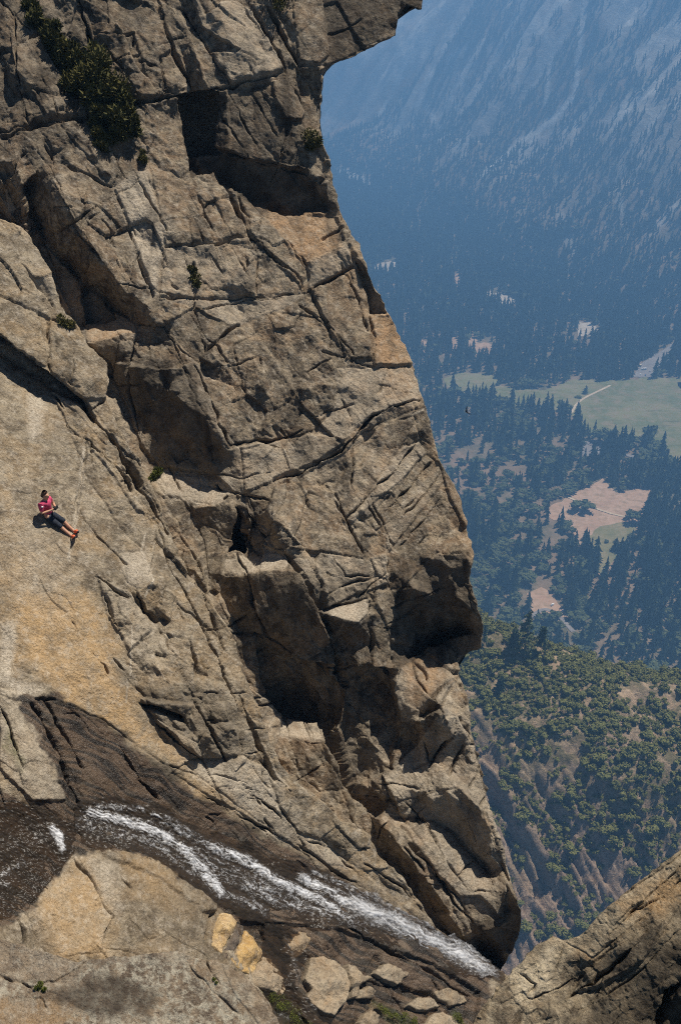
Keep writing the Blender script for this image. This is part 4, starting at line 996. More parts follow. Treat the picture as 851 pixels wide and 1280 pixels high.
for k, pp in enumerate(patches_px):
    flat_patch('gravel_bar', pp, M_PALE if k in (0, 1) else M_TAN, .3, 'pale bare ground showing between the valley trees', 'clearing', 1.4, 4)


def ribbon(name, px, width, mat, lift, label, cat):
    p = on_floor(np.array([q[0] for q in px], float), np.array([q[1] for q in px], float))[:, :2]
    q = [p[0]]
    for a, b in zip(p[:-1], p[1:]):
        n = max(1, int(np.linalg.norm(b - a) / 12)); q += [a + (b - a) * (k + 1) / n for k in range(n)]
    q = np.array(q)
    for _ in range(6): q[1:-1] = (q[:-2] + 2 * q[1:-1] + q[2:]) / 4
    t = np.gradient(q, axis=0); t /= np.linalg.norm(t, axis=1)[:, None]; nn = np.stack([-t[:, 1], t[:, 0]], -1)
    L = q + nn * width / 2; R_ = q - nn * width / 2
    V = [(a[0], a[1], FLOOR_Z + lift) for a in L] + [(a[0], a[1], FLOOR_Z + lift) for a in R_]
    n = len(q)
    F = np.array([(i + n, i + n + 1, i + 1, i) for i in range(n - 1)])
    return tag(mesh_obj(name, V, F, [mat]), label, cat, kind='structure')


M_PATH = ground_mat('trodden_path', (.52, .42, .30), (.46, .36, .25), (.40, .30, .20))
ribbon('path', [(762, 482), (748, 489), (730, 497), (719, 503), (714, 516)], 4.5, M_PATH, .6, 'pale trodden path crossing the meadow', 'path')
ribbon('road', [(716, 545), (745, 560), (790, 572), (824, 576), (851, 584), (960, 612)], 8.5, M_ASPH, .9, 'grey road along the lower edge of the meadow', 'road')
ribbon('road', [(828, 441), (851, 424), (900, 400)], 8.5, M_ASPH, .9, 'grey road leaving the upper parking lot', 'road')
ribbon('path', [(700, 618), (738, 634), (762, 642), (772, 652), (790, 648)], 4, M_PATH, .9, 'pale track crossing the tan clearing', 'path')
ribbon('road', [(664, 772), (680, 752), (700, 768), (716, 790)], 5.5, M_ASPH, .6, 'narrow grey drive in the small tan yard', 'road')

# ---- the scrub hillside: a bench that rises away from the falls to a crest, with slanting ribs of rock low down
crest_px = np.array([(380, 730), (480, 755), (560, 776), (600, 788), (650, 808), (700, 830), (760, 850), (820, 862), (851, 868), (1000, 885), (1150, 900)], float)
cd = ray(crest_px[:, 0], crest_px[:, 1])
cz = np.interp(crest_px[:, 0], [380, 600, 851, 1150], [-282, -285, -297, -310])
cp = cd * (cz / cd[:, 2])[:, None]


def hill(x, y):
    yc = np.interp(x, cp[:, 0], cp[:, 1]); zc = np.interp(x, cp[:, 0], cp[:, 2])
    d = yc - y
    z = np.where(d > 0, zc - np.where(d < 45, .42 * d, 18.9 + .95 * (d - 45)), zc + np.where(-d < 30, .012 * d * -d * -1, -11 - .95 * (-d - 30)))
    z = np.where(d <= 0, zc - np.where(-d < 30, .012 * d * d, 10.8 + .9 * (-d - 30)), z)
    low = np.clip((d - 34) / 40, 0, 1)
    p3 = lambda a, b, k: perlin(np.stack([a, b, np.full(np.shape(x), k)], -1))
    u = (x * .80 + y * .60); v = (-x * .60 + y * .80)                # ribs run down to the right
    rib = 1 - np.abs(p3(u / 13 + .4 * p3(x / 24, y / 24, 3.3), v / 62, 1.1)) * 2
    rib2 = 1 - np.abs(p3(u / 6.5, v / 30, 5.1)) * 2
    z = z - low * .24 * (x - 70)
    r1, r2, eg, r3 = voronoi2(u / 4.2 + .5 * p3(x / 14, y / 14, 12.2), v / 17, 301)          # long blocks between the joints
    q1, q2, eq, q3 = voronoi2(u / 1.9, v / 5.5, 307)
    k_ = np.clip(low * 1.4, 0, 1)
    z = z + k_ * (3.4 * (r3 - .5) + 1.5 * np.minimum(eg * 2.2, 1) + 1.1 * (q3 - .5) + .5 * np.minimum(eq * 2, 1))
    z = z + low * (3.8 * (rib - .5) + 3.0 * (rib2 - .5) + 1.2 * p3(u / 2.6, v / 9, 6.6)) + (1 - low) * 3.0 * p3(x / 40, y / 40, 2.2) + 1.0 * p3(x / 9, y / 9, 8.2) + .5 * p3(x / 3.2, y / 3.2, 8.8)
    return z, d, low


hx, hy = np.meshgrid(np.concatenate([np.arange(-130, 40, 3.), np.arange(40, 190, .65), np.arange(190, 420, 3.)]), np.concatenate([np.arange(110, 200, 2.), np.arange(200, 335, .7), np.arange(335, 640, 3.)]))
hz, hd, hlow = hill(hx, hy)
hz = np.maximum(hz, FLOOR_Z - 6)
ii = np.arange(hx.size).reshape(hx.shape)
HF = np.stack([ii[:-1, :-1].ravel(), ii[:-1, 1:].ravel(), ii[1:, 1:].ravel(), ii[1:, :-1].ravel()], -1)
m, nt = new_mat('scrub_hillside'); N = NT(nt); co = N.coords()
soil = N.mix(N.ramp(N.noise(co, .07, 5, .6), [(.35, 0), (.65, 1)]), (.36, .25, .155), (.46, .34, .225))
soil = N.mix(N.ramp(N.noise(co, .5, 5, .65), [(.5, 0), (.7, .7)]), soil, (.20, .15, .095))
rk = N.mix(N.ramp(N.noise(co, .12, 7, .65, .5), [(.3, 0), (.7, 1)]), (.23, .16, .112), (.46, .335, .24))
rk = N.mix(N.ramp(N.noise(co, .7, 6, .7), [(.46, 0), (.62, .7)]), rk, (.10, .078, .06))
rk = N.mix(N.ramp(N.noise(co, .3, 6, .7), [(.58, 0), (.7, .6)]), rk, (.10, .10, .045))
soil = N.mix(N.ramp(N.noise(co, .16, 6, .65), [(.40, .0), (.56, .85)]), soil, (.115, .105, .05))
c = N.mix(N.attr('rock'), soil, rk)
nb = N.bump(N.noise(co, .35, 8, .7, .3), 1.0, 2.4)
nb = N.bump(N.noise(co, 1.6, 6, .7), .9, .5, nb)
N.out(c, .95, nb, .1)
rockm = np.clip(hlow * 1.5 + .9 * fbm(np.stack([hx / 30, hy / 30, np.full(hx.shape, 5.5)], -1), 3) - .12, 0, 1)
o = mesh_obj('scrub_hillside', np.stack([hx.ravel(), hy.ravel(), hz.ravel()], -1), HF, [m], {'rock': rockm.ravel()}, smooth=True)
tag(o, 'dry hillside with scrub above and slanting rock ribs below', 'hillside', kind='structure')
# ================================================================ TREES AND SCRUB
def leaf_mat(name, a, b, c):
    m, nt = new_mat(name); N = NT(nt)
    oi = N.n('ShaderNodeObjectInfo')
    r = N.math('FRACT', N.math('ADD', N.attr('rnd'), oi.outputs['Random']))
    col = N.mix(N.ramp(r, [(0, 0), (1, 1)]), a, b)
    col = N.mix(N.math('MULTIPLY', N.attr('lf'), .75), col, c)
    p = N.out(col, .8, None, .15)
    return m


M_CON = leaf_mat('conifer_needles', (.024, .042, .020), (.068, .086, .034), (.125, .140, .056))
M_OAK = leaf_mat('oak_leaves', (.040, .056, .022), (.075, .088, .032), (.105, .115, .042))
M_SHR = leaf_mat('scrub_leaves', (.052, .064, .018), (.112, .116, .032), (.175, .165, .052))
M_BARK, _nt = new_mat('bark'); _N = NT(_nt)
_N.out(_N.mix(_N.ramp(_N.noise(_N.coords((3, 3, .6)), 2.0, 4), [(.35, 0), (.65, 1)]), (.075, .052, .038), (.15, .11, .085)), .95, None, .1)


class Buf:
    def __init__(self): self.V, self.F, self.lf, self.mi = [], [], [], []
    def tri(self, V, F, lf, mi=0):
        n = sum(len(v) for v in self.V)
        self.V.append(np.asarray(V, float)); self.F.append(np.asarray(F, int) + n)
        self.lf.append(np.broadcast_to(np.asarray(lf, float), (len(V),))); self.mi += [mi] * len(F)
    def get(self):
        return np.concatenate(self.V), np.concatenate(self.F), np.concatenate(self.lf), np.array(self.mi)


def cone_trunk(b, r, h, n=5, mi=1, bend=0):
    a = np.arange(n) * 2 * math.pi / n
    ring = np.stack([np.cos(a) * r, np.sin(a) * r, np.zeros(n)], -1)
    top = ring * .35 + [bend, 0, h]
    V = np.concatenate([ring, top]); F = []
    for i in range(n):
        j = (i + 1) % n; F += [(i, j, n + j), (i, n + j, n + i)]
    b.tri(V, F, .2, mi)


def conifer(r, tiers=9, pts=7, slim=.17, start=.12):
    """unit height: drooping ragged whorls of boughs round a straight stem"""
    b = Buf(); cone_trunk(b, .016, .9)
    for k in range(tiers):
        t = k / (tiers - 1)
        z = start + (.97 - start) * t ** .92
        rad = slim * (1 - t) ** .8 * r.uniform(.75, 1.2) + .012
        if r.random() < .12 and 0 < k < tiers - 2: rad *= .5
        a0 = r.uniform(0, 6.28); n = pts * 2
        a = a0 + np.arange(n) * math.pi * 2 / n + r.normal(0, .12, n)
        rr = rad * np.where(np.arange(n) % 2 == 0, r.uniform(.75, 1.35, n), r.uniform(.3, .55, n))
        hgt = (.97 - start) / tiers
        zz = z - hgt * (.35 + .75 * rr / max(rad, 1e-3)) * r.uniform(.5, 1.1, n)
        ox, oy = r.normal(0, .01, 2)
        V = np.concatenate([[[ox, oy, min(z + hgt * .95, 1.0)]], np.stack([np.cos(a) * rr + ox, np.sin(a) * rr + oy, zz], -1)])
        F = [(0, 1 + i, 1 + (i + 1) % n) for i in range(n)]
        lf = np.concatenate([[.15], np.where(np.arange(n) % 2 == 0, r.uniform(.3, 1.0, n), 0.0)])
        b.tri(V, F, lf)
    return b.get()


def leafy(r, nl=8, leaves=260, size=.085, flat=1.0, spread=.33, lift=.32, trunk=True, core=True):
    """unit size crown of uneven clumps made of many small leaf sprays"""
    b = Buf()
    if trunk: cone_trunk(b, .035, .45)
    cs = []
    for k in range(nl):
        a = r.uniform(0, 6.28); q = spread * math.sqrt(r.uniform(.05, 1))
        cs.append((math.cos(a) * q, math.sin(a) * q, (lift + r.uniform(0, .42) * (1 - q / spread * .45)) * flat, r.uniform(.13, .23)))
    if core:
        for (x, y, z, s) in cs:
            bm = bmesh.new(); bmesh.ops.create_icosphere(bm, subdivisions=1, radius=1)
            V = np.array([v.co for v in bm.verts]); F = [[v.index for v in f.verts] for f in bm.faces]; bm.free()
            V = V * (s * .84 * r.uniform(.8, 1.2, len(V)))[:, None] * [1, 1, .85 * (flat * .3 + .7)] + [x, y, z]
            b.tri(V, F, r.uniform(0, .35))
    cnt = max(4, leaves // nl)
    for (x, y, z, s) in cs:
        tone = r.uniform(0, .5)
        d = r.normal(size=(cnt, 3)); d /= np.linalg.norm(d, axis=1)[:, None]; d[:, 2] = np.where(d[:, 2] < -.35, -d[:, 2], d[:, 2])
        c = d * (s * r.uniform(.8, 1.12, cnt))[:, None] * [1, 1, .85] + [x, y, z]
        n = d + r.normal(0, .55, (cnt, 3)); n /= np.linalg.norm(n, axis=1)[:, None]
        t = np.cross(n, r.normal(size=(cnt, 3))); t /= np.linalg.norm(t, axis=1)[:, None]
        u = np.cross(n, t)
        sz = size * r.uniform(.5, 1.15, cnt)[:, None]
        V = np.stack([c + t * sz * .6, c + u * sz * .5, c - t * sz * .55 + u * sz * .1, c - u * sz * .45], 1).reshape(-1, 3)
        i0 = np.arange(cnt) * 4
        F = np.concatenate([np.stack([i0, i0 + 1, i0 + 2], -1), np.stack([i0, i0 + 2, i0 + 3], -1)])
        b.tri(V, F, np.repeat(np.clip(tone + r.uniform(-.1, .5, cnt) + .25 * d[:, 2], 0, 1), 4))
    return b.get()


tr = np.random.default_rng(21)
CON_T = [conifer(tr, 10, 7, sl, st) for sl, st in ((.20, .10), (.25, .08), (.17, .14), (.28, .10), (.22, .05))]
CON_FAR = [conifer(tr, 6, 5, sl, .08) for sl in (.21, .25, .18)]
OAK_T = [leafy(tr, nl, 340, .10) for nl in (8, 10, 7, 11)]
OAK_FAR = [leafy(tr, 6, 90, .15) for _ in range(3)]
SHR_T = [leafy(tr, nl, 300, .105, .75, .36, .14, False) for nl in (7, 9, 6, 10)]


def mass(name, temps, T, mats, label, cat):
    """far trees that read as one wood: (x, y, z, height, width, turn, template)"""
    Vs, Fs, L, R_, MI = [], [], [], [], []; n = 0
    for k, (v, f, lf, mi) in enumerate(temps):
        t = T[T[:, 6] == k]
        if not len(t): continue
        ca, sa = np.cos(t[:, 5]), np.sin(t[:, 5])
        X = (v[None, :, 0] * ca[:, None] - v[None, :, 1] * sa[:, None]) * t[:, 4:5] + t[:, 0:1]
        Y = (v[None, :, 0] * sa[:, None] + v[None, :, 1] * ca[:, None]) * t[:, 4:5] + t[:, 1:2]
        Z = v[None, :, 2] * t[:, 3:4] + t[:, 2:3]
        Vs.append(np.stack([X, Y, Z], -1).reshape(-1, 3))
        Fs.append((f[None] + (np.arange(len(t)) * len(v))[:, None, None] + n).reshape(-1, 3)); n += len(t) * len(v)
        L.append(np.tile(lf, len(t))); R_.append(np.repeat(tr.random(len(t)), len(v))); MI.append(np.tile(mi, len(t)))
    if not Vs: return None
    o = mesh_obj(name, np.concatenate(Vs), np.concatenate(Fs), mats, {'lf': np.concatenate(L), 'rnd': np.concatenate(R_)}, matidx=np.concatenate(MI))
    return tag(o, label, cat, kind='stuff')


def temp_mesh(name, t, mats):
    me_o = mesh_obj(name, t[0], t[1], mats, {'lf': t[2]}, matidx=t[3])
    me = me_o.data; bpy.data.objects.remove(me_o); return me


def individuals(name, meshes, T, label, cat, group):
    for row in T:
        o = bpy.data.objects.new(name, meshes[int(row[6])]); link(o)
        o.location = row[:3]; o.rotation_euler = (0, 0, row[5]); o.scale = (row[4], row[4], row[3])
        tag(o, label, cat, group)


# ---- where trees stand in the valley
def scatter(n, x0, x1, y0, y1): return np.stack([tr.uniform(x0, x1, n), tr.uniform(y0, y1, n)], -1)


def thin(P, rad):
    """keep points that do not crowd each other"""
    cell = {}; keep = np.zeros(len(P), bool)
    for i, (x, y) in enumerate(P):
        r = rad[i]; kx, ky = int(x // 10), int(y // 10); ok = True
        q = int(r // 10) + 1
        for a in range(kx - q, kx + q + 1):
            for b in range(ky - q, ky + q + 1):
                for (px, py, pr) in cell.get((a, b), ()):
                    if (px - x) ** 2 + (py - y) ** 2 < (min(r, pr)) ** 2: ok = False; break
                if not ok: break
            if not ok: break
        if ok: keep[i] = True; cell.setdefault((kx, ky), []).append((x, y, r))
    return keep


P = scatter(60000, -250, 1300, 700, 3900)
u, v, zz = project(np.stack([P[:, 0], P[:, 1], far_z(P[:, 0], P[:, 1])], -1))
P = P[(u > 380) & (u < 960) & (v > -60) & (v < 930)]
s = far_s(P[:, 0], P[:, 1]); fz = far_z(P[:, 0], P[:, 1])
u, v, zz = project(np.stack([P[:, 0], P[:, 1], fz], -1))
dens = .85 + .8 * fbm(np.stack([P[:, 0] / 90, P[:, 1] / 90, np.full(len(P), 6.6)], -1), 3)
dens = np.where((v > 560) & (v < 800) & (u < 720), dens - .12, dens)
dens = np.where((u > 760) & (v > 600), dens + .5, dens)
dens = np.where(v < 470, dens + .1, dens)
al_p = P[:, 0] * .442 - P[:, 1] * .897
barep = np.clip((s - 150) / 350, 0, 1) * np.clip(.25 + 1.3 * fbm(np.stack([al_p / 200, s / 260, np.full(len(P), 1.7)], -1), 4), 0, 1)
chp = np.clip(1.15 - 7.0 * np.abs(perlin(np.stack([al_p / 150 + .0012 * s, s / 1400, np.full(len(P), 3.7)], -1))), 0, 1)
dens = np.where(s > 120, np.maximum(.85 - np.clip((s - 250) / 800, 0, .4), .2) + .3 * (dens - .6) - barep * .6 - chp * .5, dens)
dens = dens - .8 * TRACE(u, v, None)
ok = tr.random(len(P)) < dens
for poly, mg in ((meadow_px, 3), (clear_px, 3), (lot_px, 4), (lot2_px, 3), (lot3_px, 2), (pond_px, 2)) + tuple((p, 2) for p in patches_px):
    q = fxy(poly); ok &= ~inside(q, P[:, 0], P[:, 1])
for pts, wd in (([(716, 545), (745, 560), (790, 572), (824, 576), (851, 584), (960, 612)], 9), ([(828, 441), (851, 424), (900, 400)], 9)):
    D, _ = seg_dist(list(fxy(pts)), P[:, 0], P[:, 1], 30); ok &= D > wd
P = P[ok]; s = s[ok]; u, v = u[ok], v[ok]
oakp = np.clip(.15 + 1.4 * fbm(np.stack([P[:, 0] / 120, P[:, 1] / 120, np.full(len(P), 2.6)], -1), 3), 0, 1)
oakp = np.where((v > 560) & (u < 730), np.clip(oakp + .45, 0, .9), oakp); oakp = np.where((u > 740) & (v > 600), oakp * .35, oakp)
oakp = np.where((v < 480) | (s > 0), oakp * .15, oakp); oakp = np.where((v > 770), np.clip(oakp + .25, 0, .7), oakp)
isoak = tr.random(len(P)) < oakp
rad = np.where(isoak, tr.uniform(7, 13, len(P)), tr.uniform(5.0, 9, len(P)))
kp = thin(P, rad)
P, s, isoak, u, v = P[kp], s[kp], isoak[kp], u[kp], v[kp]
z = far_z(P[:, 0], P[:, 1]) - .4
n = len(P)
Hc = np.where(s > 100, tr.uniform(16, 30, n), 20 + 27 * tr.random(n) ** 1.3) * np.where(v > 780, .85, 1)
Wc = Hc * tr.uniform(.8, 1.15, n)
Ho = 10 + 13 * tr.random(n) ** 1.4; Wo = Ho * tr.uniform(1.05, 1.6, n)
rot = tr.uniform(0, 6.28, n)
big_c = np.stack([P[:, 0], P[:, 1], z, Hc, Wc, rot, tr.integers(0, 5, n)], -1)[~isoak]
big_o = np.stack([P[:, 0], P[:, 1], z, Ho, Wo, rot, tr.integers(0, 4, n)], -1)[isoak]


def split(T, count, top):
    uu, vv, dd = project(np.stack([T[:, 0], T[:, 1], T[:, 2] + T[:, 3] * .7], -1))
    vis = (uu > 575) & (uu < 849) & (vv > 5) & (vv < top)
    sc = np.where(vis, T[:, 3] / dd, 0)
    o = np.argsort(-sc); return T[o[:count]], T[o[count:]]


con_i, con_m = split(big_c, 300, 800)
oak_i, oak_m = split(big_o, 290, 800)
con_m[:, 6] %= 3; oak_m[:, 6] %= 3
CM = [temp_mesh('valley_conifer', t, [M_CON, M_BARK]) for t in CON_T]
OM = [temp_mesh('valley_oak', t, [M_OAK, M_BARK]) for t in OAK_T]
SM = [temp_mesh('scrub_bush', t, [M_SHR, M_BARK]) for t in SHR_T]
individuals('conifer_tree', CM, con_i, 'dark pointed conifer standing in the hazy valley forest', 'conifer', 'conifers of the valley forest')
individuals('oak_tree', OM, oak_i, 'rounded blue green oak standing in the hazy valley woods', 'oak', 'oaks of the valley woods')
mass('conifer_forest', CON_FAR, con_m, [M_CON, M_BARK], 'far conifer forest fading into blue haze', 'forest')
mass('oak_wood', OAK_FAR, oak_m, [M_OAK, M_BARK], 'far oaks mixed through the valley forest', 'woodland')


def lone(name, me, px, h, w, label, cat, parts=None, z=None):
    p = on_floor(px[0], px[1]) if z is None else np.array([px[0], px[1], z])
    o = bpy.data.objects.new(name, me); link(o); o.location = (p[0], p[1], p[2]); o.scale = (w, w, h); o.rotation_euler = (0, 0, tr.uniform(0, 6))
    return tag(o, label, cat)


lone('oak_tree', OM[1], (727, 640), 21, 38, 'broad round oak alone on the left of the tan clearing', 'oak')
lone('oak_tree', OM[0], (790, 652), 26, 30, 'dark oak at the right edge of the tan clearing', 'oak')
lone('conifer_tree', CM[1], (775, 690), 25, 34, 'lone small conifer in the green half of the tan clearing', 'conifer')
lone('conifer_tree', CM[3], (768, 688), 21, 30, 'shorter conifer left of another in the green half of the clearing', 'conifer')
lone('oak_tree', OM[2], (757, 678), 6, 8, 'tiny bush alone on the green grass of the clearing', 'bush')
lone('oak_tree', OM[1], (755, 553), 30, 46, 'big dark oak at the lower left edge of the meadow', 'oak')
lone('oak_tree', OM[3], (788, 556), 24, 34, 'middle oak of the dark row under the meadow', 'oak')
lone('oak_tree', OM[0], (810, 548), 30, 32, 'tall oak topping the dark row under the meadow', 'oak')
lone('oak_tree', OM[2], (822, 566), 25, 40, 'low spreading oak at the right end of the dark row under the meadow', 'oak')
lone('conifer_tree', CM[4], (731, 492), 17, 30, 'small lone conifer on the left of the meadow', 'conifer')
lone('oak_tree', OM[3], (700, 503), 5, 16, 'low dark thicket on the meadow grass left of the path', 'bush')
lone('oak_tree', OM[0], (722, 497), 5, 15, 'low dark thicket on the meadow beside the path', 'bush')

# ---- scrub on the near hillside
P = scatter(70000, -50, 330, 150, 420)
z, d, low = hill(P[:, 0], P[:, 1])
u, v, zz = project(np.stack([P[:, 0], P[:, 1], z], -1))
gap = fbm(np.stack([P[:, 0] / 19, P[:, 1] / 19, np.full(len(P), 3.1)], -1), 3)
den = np.clip(.92 - low * .78 + 1.7 * gap, 0.02, 1.0)
bare_px = area([(598, 940), (640, 928), (706, 920), (726, 950), (706, 980), (650, 966), (610, 985)], 6, 10)(u, v, P)
bare2 = area([(764, 846), (860, 850), (1000, 870), (1000, 908), (820, 888), (776, 872)], 5, 5)(u, v, P)
bare3 = area([(575, 855), (600, 862), (610, 960), (625, 985), (600, 980), (580, 900)], 5, 6)(u, v, P)
den *= 1 - .85 * np.maximum(np.maximum(bare_px, bare2), bare3)
ok = (d > -25) & (u > 540) & (u < 950) & (v < 1230) & (tr.random(len(P)) < den)
P, z, d, low, u, v = P[ok], z[ok], d[ok], low[ok], u[ok], v[ok]
rad = (1.5 + 4.0 * tr.random(len(P)) ** 1.6) * np.where(low > .5, .85, 1)
kp = thin(P, rad)
P, z, d, low, rad = P[kp], z[kp], d[kp], low[kp], rad[kp]
n = len(P)
W_ = rad * tr.uniform(1.6, 2.3, n); H_ = W_ * tr.uniform(.7, 1.0, n)
Ts = np.stack([P[:, 0], P[:, 1], z - .6, H_, W_, tr.uniform(0, 6.28, n), tr.integers(0, 4, n)], -1)
uu, vv, dd = project(Ts[:, :3]); vis = (uu > 580) & (uu < 849) & (vv < 1150)
o_ = np.argsort(-np.where(vis, Ts[:, 3] / dd, 0))
individuals('scrub_bush', SM, Ts[o_[:290]], 'rounded dark green bush on the dry hillside above the falls', 'bush', 'bushes on the scrub hillside')
mass('scrub_cover', SHR_T, Ts[o_[290:]], [M_SHR, M_BARK], 'smaller scrub scattered over the dry hillside', 'scrub')
print('TREES', len(big_c), len(big_o), 'SHRUBS', n)


# ---- the dark pines on the crest of the hillside, each with stem and crown
def crest_pine(px, depth_back, h, w, label, seed, lean=0, sparse=False):
    d = ray(px[0], px[1])
    # walk the sight line to the hillside
    for t in np.arange(230, 700, 1.0):
        p = d * t
        if hill(p[0:1], p[1:2])[0][0] > p[2]: break
    r = np.random.default_rng(seed)
    e = link(bpy.data.objects.new('pine_tree', None)); e.location = p; e.rotation_euler = (0, math.radians(lean), 0)
    tag(e, label, 'pine')
    b = Buf(); cone_trunk(b, .012 * h, h * .97, 8, 0)
    V, F, lf, mi = b.get()
    mesh_obj('trunk', V - [0, 0, 1.0], F, [M_BARK], parent=e)
    b = Buf()
    nb = 46 if not sparse else 22
    for k in range(nb):
        t = .22 + .78 * (k / nb); zc = h * t; L = w * .5 * (1 - t) ** .75 * r.uniform(.55, 1.25) + .5; a = r.uniform(0, 6.28)
        for q in range(16 if not sparse else 8):
            s_ = r.uniform(.25, 1) * L
            c = np.array([math.cos(a) * s_, math.sin(a) * s_, zc - .12 * s_ + .02 * s_ ** 2 + r.normal(0, .25)]) + r.normal(0, .35, 3)
            x, y = r.normal(size=3), r.normal(size=3); x /= np.linalg.norm(x); y /= np.linalg.norm(y)
            sz = r.uniform(.45, 1.0)
            b.tri([c + x * sz, c + y * sz, c - x * sz * .8, c - y * sz * .6], [(0, 1, 2), (0, 2, 3)], r.uniform(0, .6))
    V, F, lf, mi = b.get()
    mesh_obj('crown', V, F, [M_CON], {'lf': lf}, parent=e)
    return e


crest_pine((655, 814), 0, 24, 11, 'tall dark pine standing alone on the crest of the scrub hillside', 5)
crest_pine((675, 816), 0, 16, 7, 'shorter pine just right of the tallest one on the crest', 6)
crest_pine((641, 812), 0, 13, 7, 'small bushy pine left of the tallest one on the crest', 8)
crest_pine((604, 808), 0, 14, 3, 'thin nearly bare pine on the crest close to the cliff edge', 7, 2, True)
crest_pine((624, 866), 0, 10, 6, 'pointed pine among the bushes below the hillside crest', 9)

# ---- haze filling the valley
m, nt = new_mat('haze'); N = NT(nt)
pv = N.n('ShaderNodeVolumePrincipled'); pv.inputs['Color'].default_value = (.25, .55, 1.0, 1); pv.inputs['Density'].default_value = 3.4e-4; pv.inputs['Anisotropy'].default_value = 0.0
oo = N.n('ShaderNodeOutputMaterial'); N.l(pv.outputs[0], oo.inputs['Volume'])
bm = bmesh.new(); bmesh.ops.create_cube(bm, size=1)
hx0, hx1, hy0, hy1, hz0, hz1 = -2700, 4300, -700, 7100, FLOOR_Z - 60, 135
for v_ in bm.verts: v_.co = ((v_.co.x + .5) * (hx1 - hx0) + hx0, (v_.co.y + .5) * (hy1 - hy0) + hy0, (v_.co.z + .5) * (hz1 - hz0) + hz0)
me = bpy.data.meshes.new('haze'); bm.to_mesh(me); bm.free(); me.materials.append(m)
tag(link(bpy.data.objects.new('haze', me)), 'blue summer haze lying over the valley', 'haze', kind='stuff')
# ================================================================ THE STREAM
flow_px = [(-60, 1040), (60, 1042), (104, 1022), (150, 1022), (215, 1050), (300, 1082), (400, 1115), (480, 1150), (560, 1190), (626, 1222)]


def build_water(name, outline, foam_lines, mist, seed, label, lift=.05):
    X0, Y0, X1, Y1 = [f(q) for f, q in ((min, [p[0] for p in outline]), (min, [p[1] for p in outline]), (max, [p[0] for p in outline]), (max, [p[1] for p in outline]))]
    U, V = np.meshgrid(np.arange(X0, X1, 1.0), np.arange(Y0, Y1, 1.0))
    wu = U + 7 * fbm(np.stack([U / 22, V / 22, np.full(U.shape, seed + .5)], -1), 3); wv = V + 6 * fbm(np.stack([U / 22, V / 22, np.full(U.shape, seed + 7.5)], -1), 3)
    keep = inside(outline, wu, wv)
    u, v = U[keep], V[keep]
    D, S = seg_dist(flow_px, u, v, 400)
    P = GULLY.point(u, v); n = GULLY.normal(u, v, 14)
    # streaks drawn out along the current
    ang = math.radians(28); a = u * math.cos(ang) + v * math.sin(ang); b = -u * math.sin(ang) + v * math.cos(ang)
    a2 = a + 9 * fbm(np.stack([u / 30, v / 30, np.full(u.shape, seed + 3.1)], -1), 3); b2 = b + 7 * fbm(np.stack([u / 26, v / 26, np.full(u.shape, seed + 4.1)], -1), 3)
    st = fbm(np.stack([a2 / 32, b2 / 3.2, np.full(u.shape, seed + 1.1)], -1), 3, .5)
    cell = 1 - np.abs(fbm(np.stack([a2 / 11, b2 / 3.6, np.full(u.shape, seed + 2.1)], -1), 3, .6)) * 2.2       # lacy strands
    f = np.zeros(u.shape)
    for pts, w, g in foam_lines:
        Dl, Sl = seg_dist(pts, u + 3 * perlin(np.stack([u / 12, v / 12, np.full(u.shape, 3.3)], -1)), v, w * 3)
        f = np.maximum(f, g * np.exp(-(Dl / w) ** 2))
    f = f * np.clip((632 - u) / 26, 0, 1)
    foam = np.clip(.80 * f + .50 * f * st + .12 * (cell - .5) * np.clip(f * 2.5, 0, 1) - .16, 0, 1)
    ms = np.zeros(u.shape)
    for pts, w, g in mist:
        Dl, Sl = seg_dist(pts, u, v, w * 3); ms = np.maximum(ms, g * np.exp(-(Dl / w) ** 2) * np.clip(.85 + .5 * st, 0, 1.2))
    ms = ms * np.clip((634 - u) / 40, 0, 1)
    foam = np.clip(np.maximum(foam, ms), 0, 1)
    h = lift + .05 * f + .012 * foam * (.6 + .8 * np.clip(st + .5, 0, 1)) + .008 * st + .03 * perlin(np.stack([a / 5, b / 2.2, np.full(u.shape, 5.5)], -1))
    P = P + n * h[:, None]
    idx = np.full(U.shape, -1); idx[keep] = np.arange(keep.sum())
    A, B, C_, E = idx[:-1, :-1], idx[:-1, 1:], idx[1:, 1:], idx[1:, :-1]
    ok = (A >= 0) & (B >= 0) & (C_ >= 0) & (E >= 0)
    F = np.stack([A[ok], E[ok], C_[ok], B[ok]], -1)
    o = mesh_obj(name, P, F, [M_WATER], {'foam': foam, 'body': np.clip(f * 1.5, 0, 1), 'mist': np.clip(ms, 0, 1)}, smooth=True)
    return tag(o, label, 'stream', kind='structure')


M_WATER, nt = new_mat('rushing_water'); N = NT(nt)
co = N.coords()
rip = N.bump(N.noise(N.coords((1, 1, 1)), 9.0, 5, .6, .6), .22, .04)
rip = N.bump(N.noise(co, 34, 3, .6), .12, .01, rip)
wa = N.n('ShaderNodeBsdfPrincipled'); wa.inputs['Base Color'].default_value = (.05, .040, .030, 1); wa.inputs['Roughness'].default_value = .30; wa.inputs['Specular IOR Level'].default_value = .28; N.l(rip, wa.inputs['Normal'])
tr_ = N.n('ShaderNodeBsdfTransparent'); tr_.inputs['Color'].default_value = (.62, .56, .50, 1)
gl = N.n('ShaderNodeMixShader'); N.l(N.math('ADD', .30, N.math('MULTIPLY', N.attr('body'), .30)), gl.inputs[0]); N.l(tr_.outputs[0], gl.inputs[1]); N.l(wa.outputs[0], gl.inputs[2])
fo = N.n('ShaderNodeBsdfPrincipled'); fo.inputs['Base Color'].default_value = (.55, .56, .58, 1); fo.inputs['Roughness'].default_value = .6; N.l(rip, fo.inputs['Normal'])
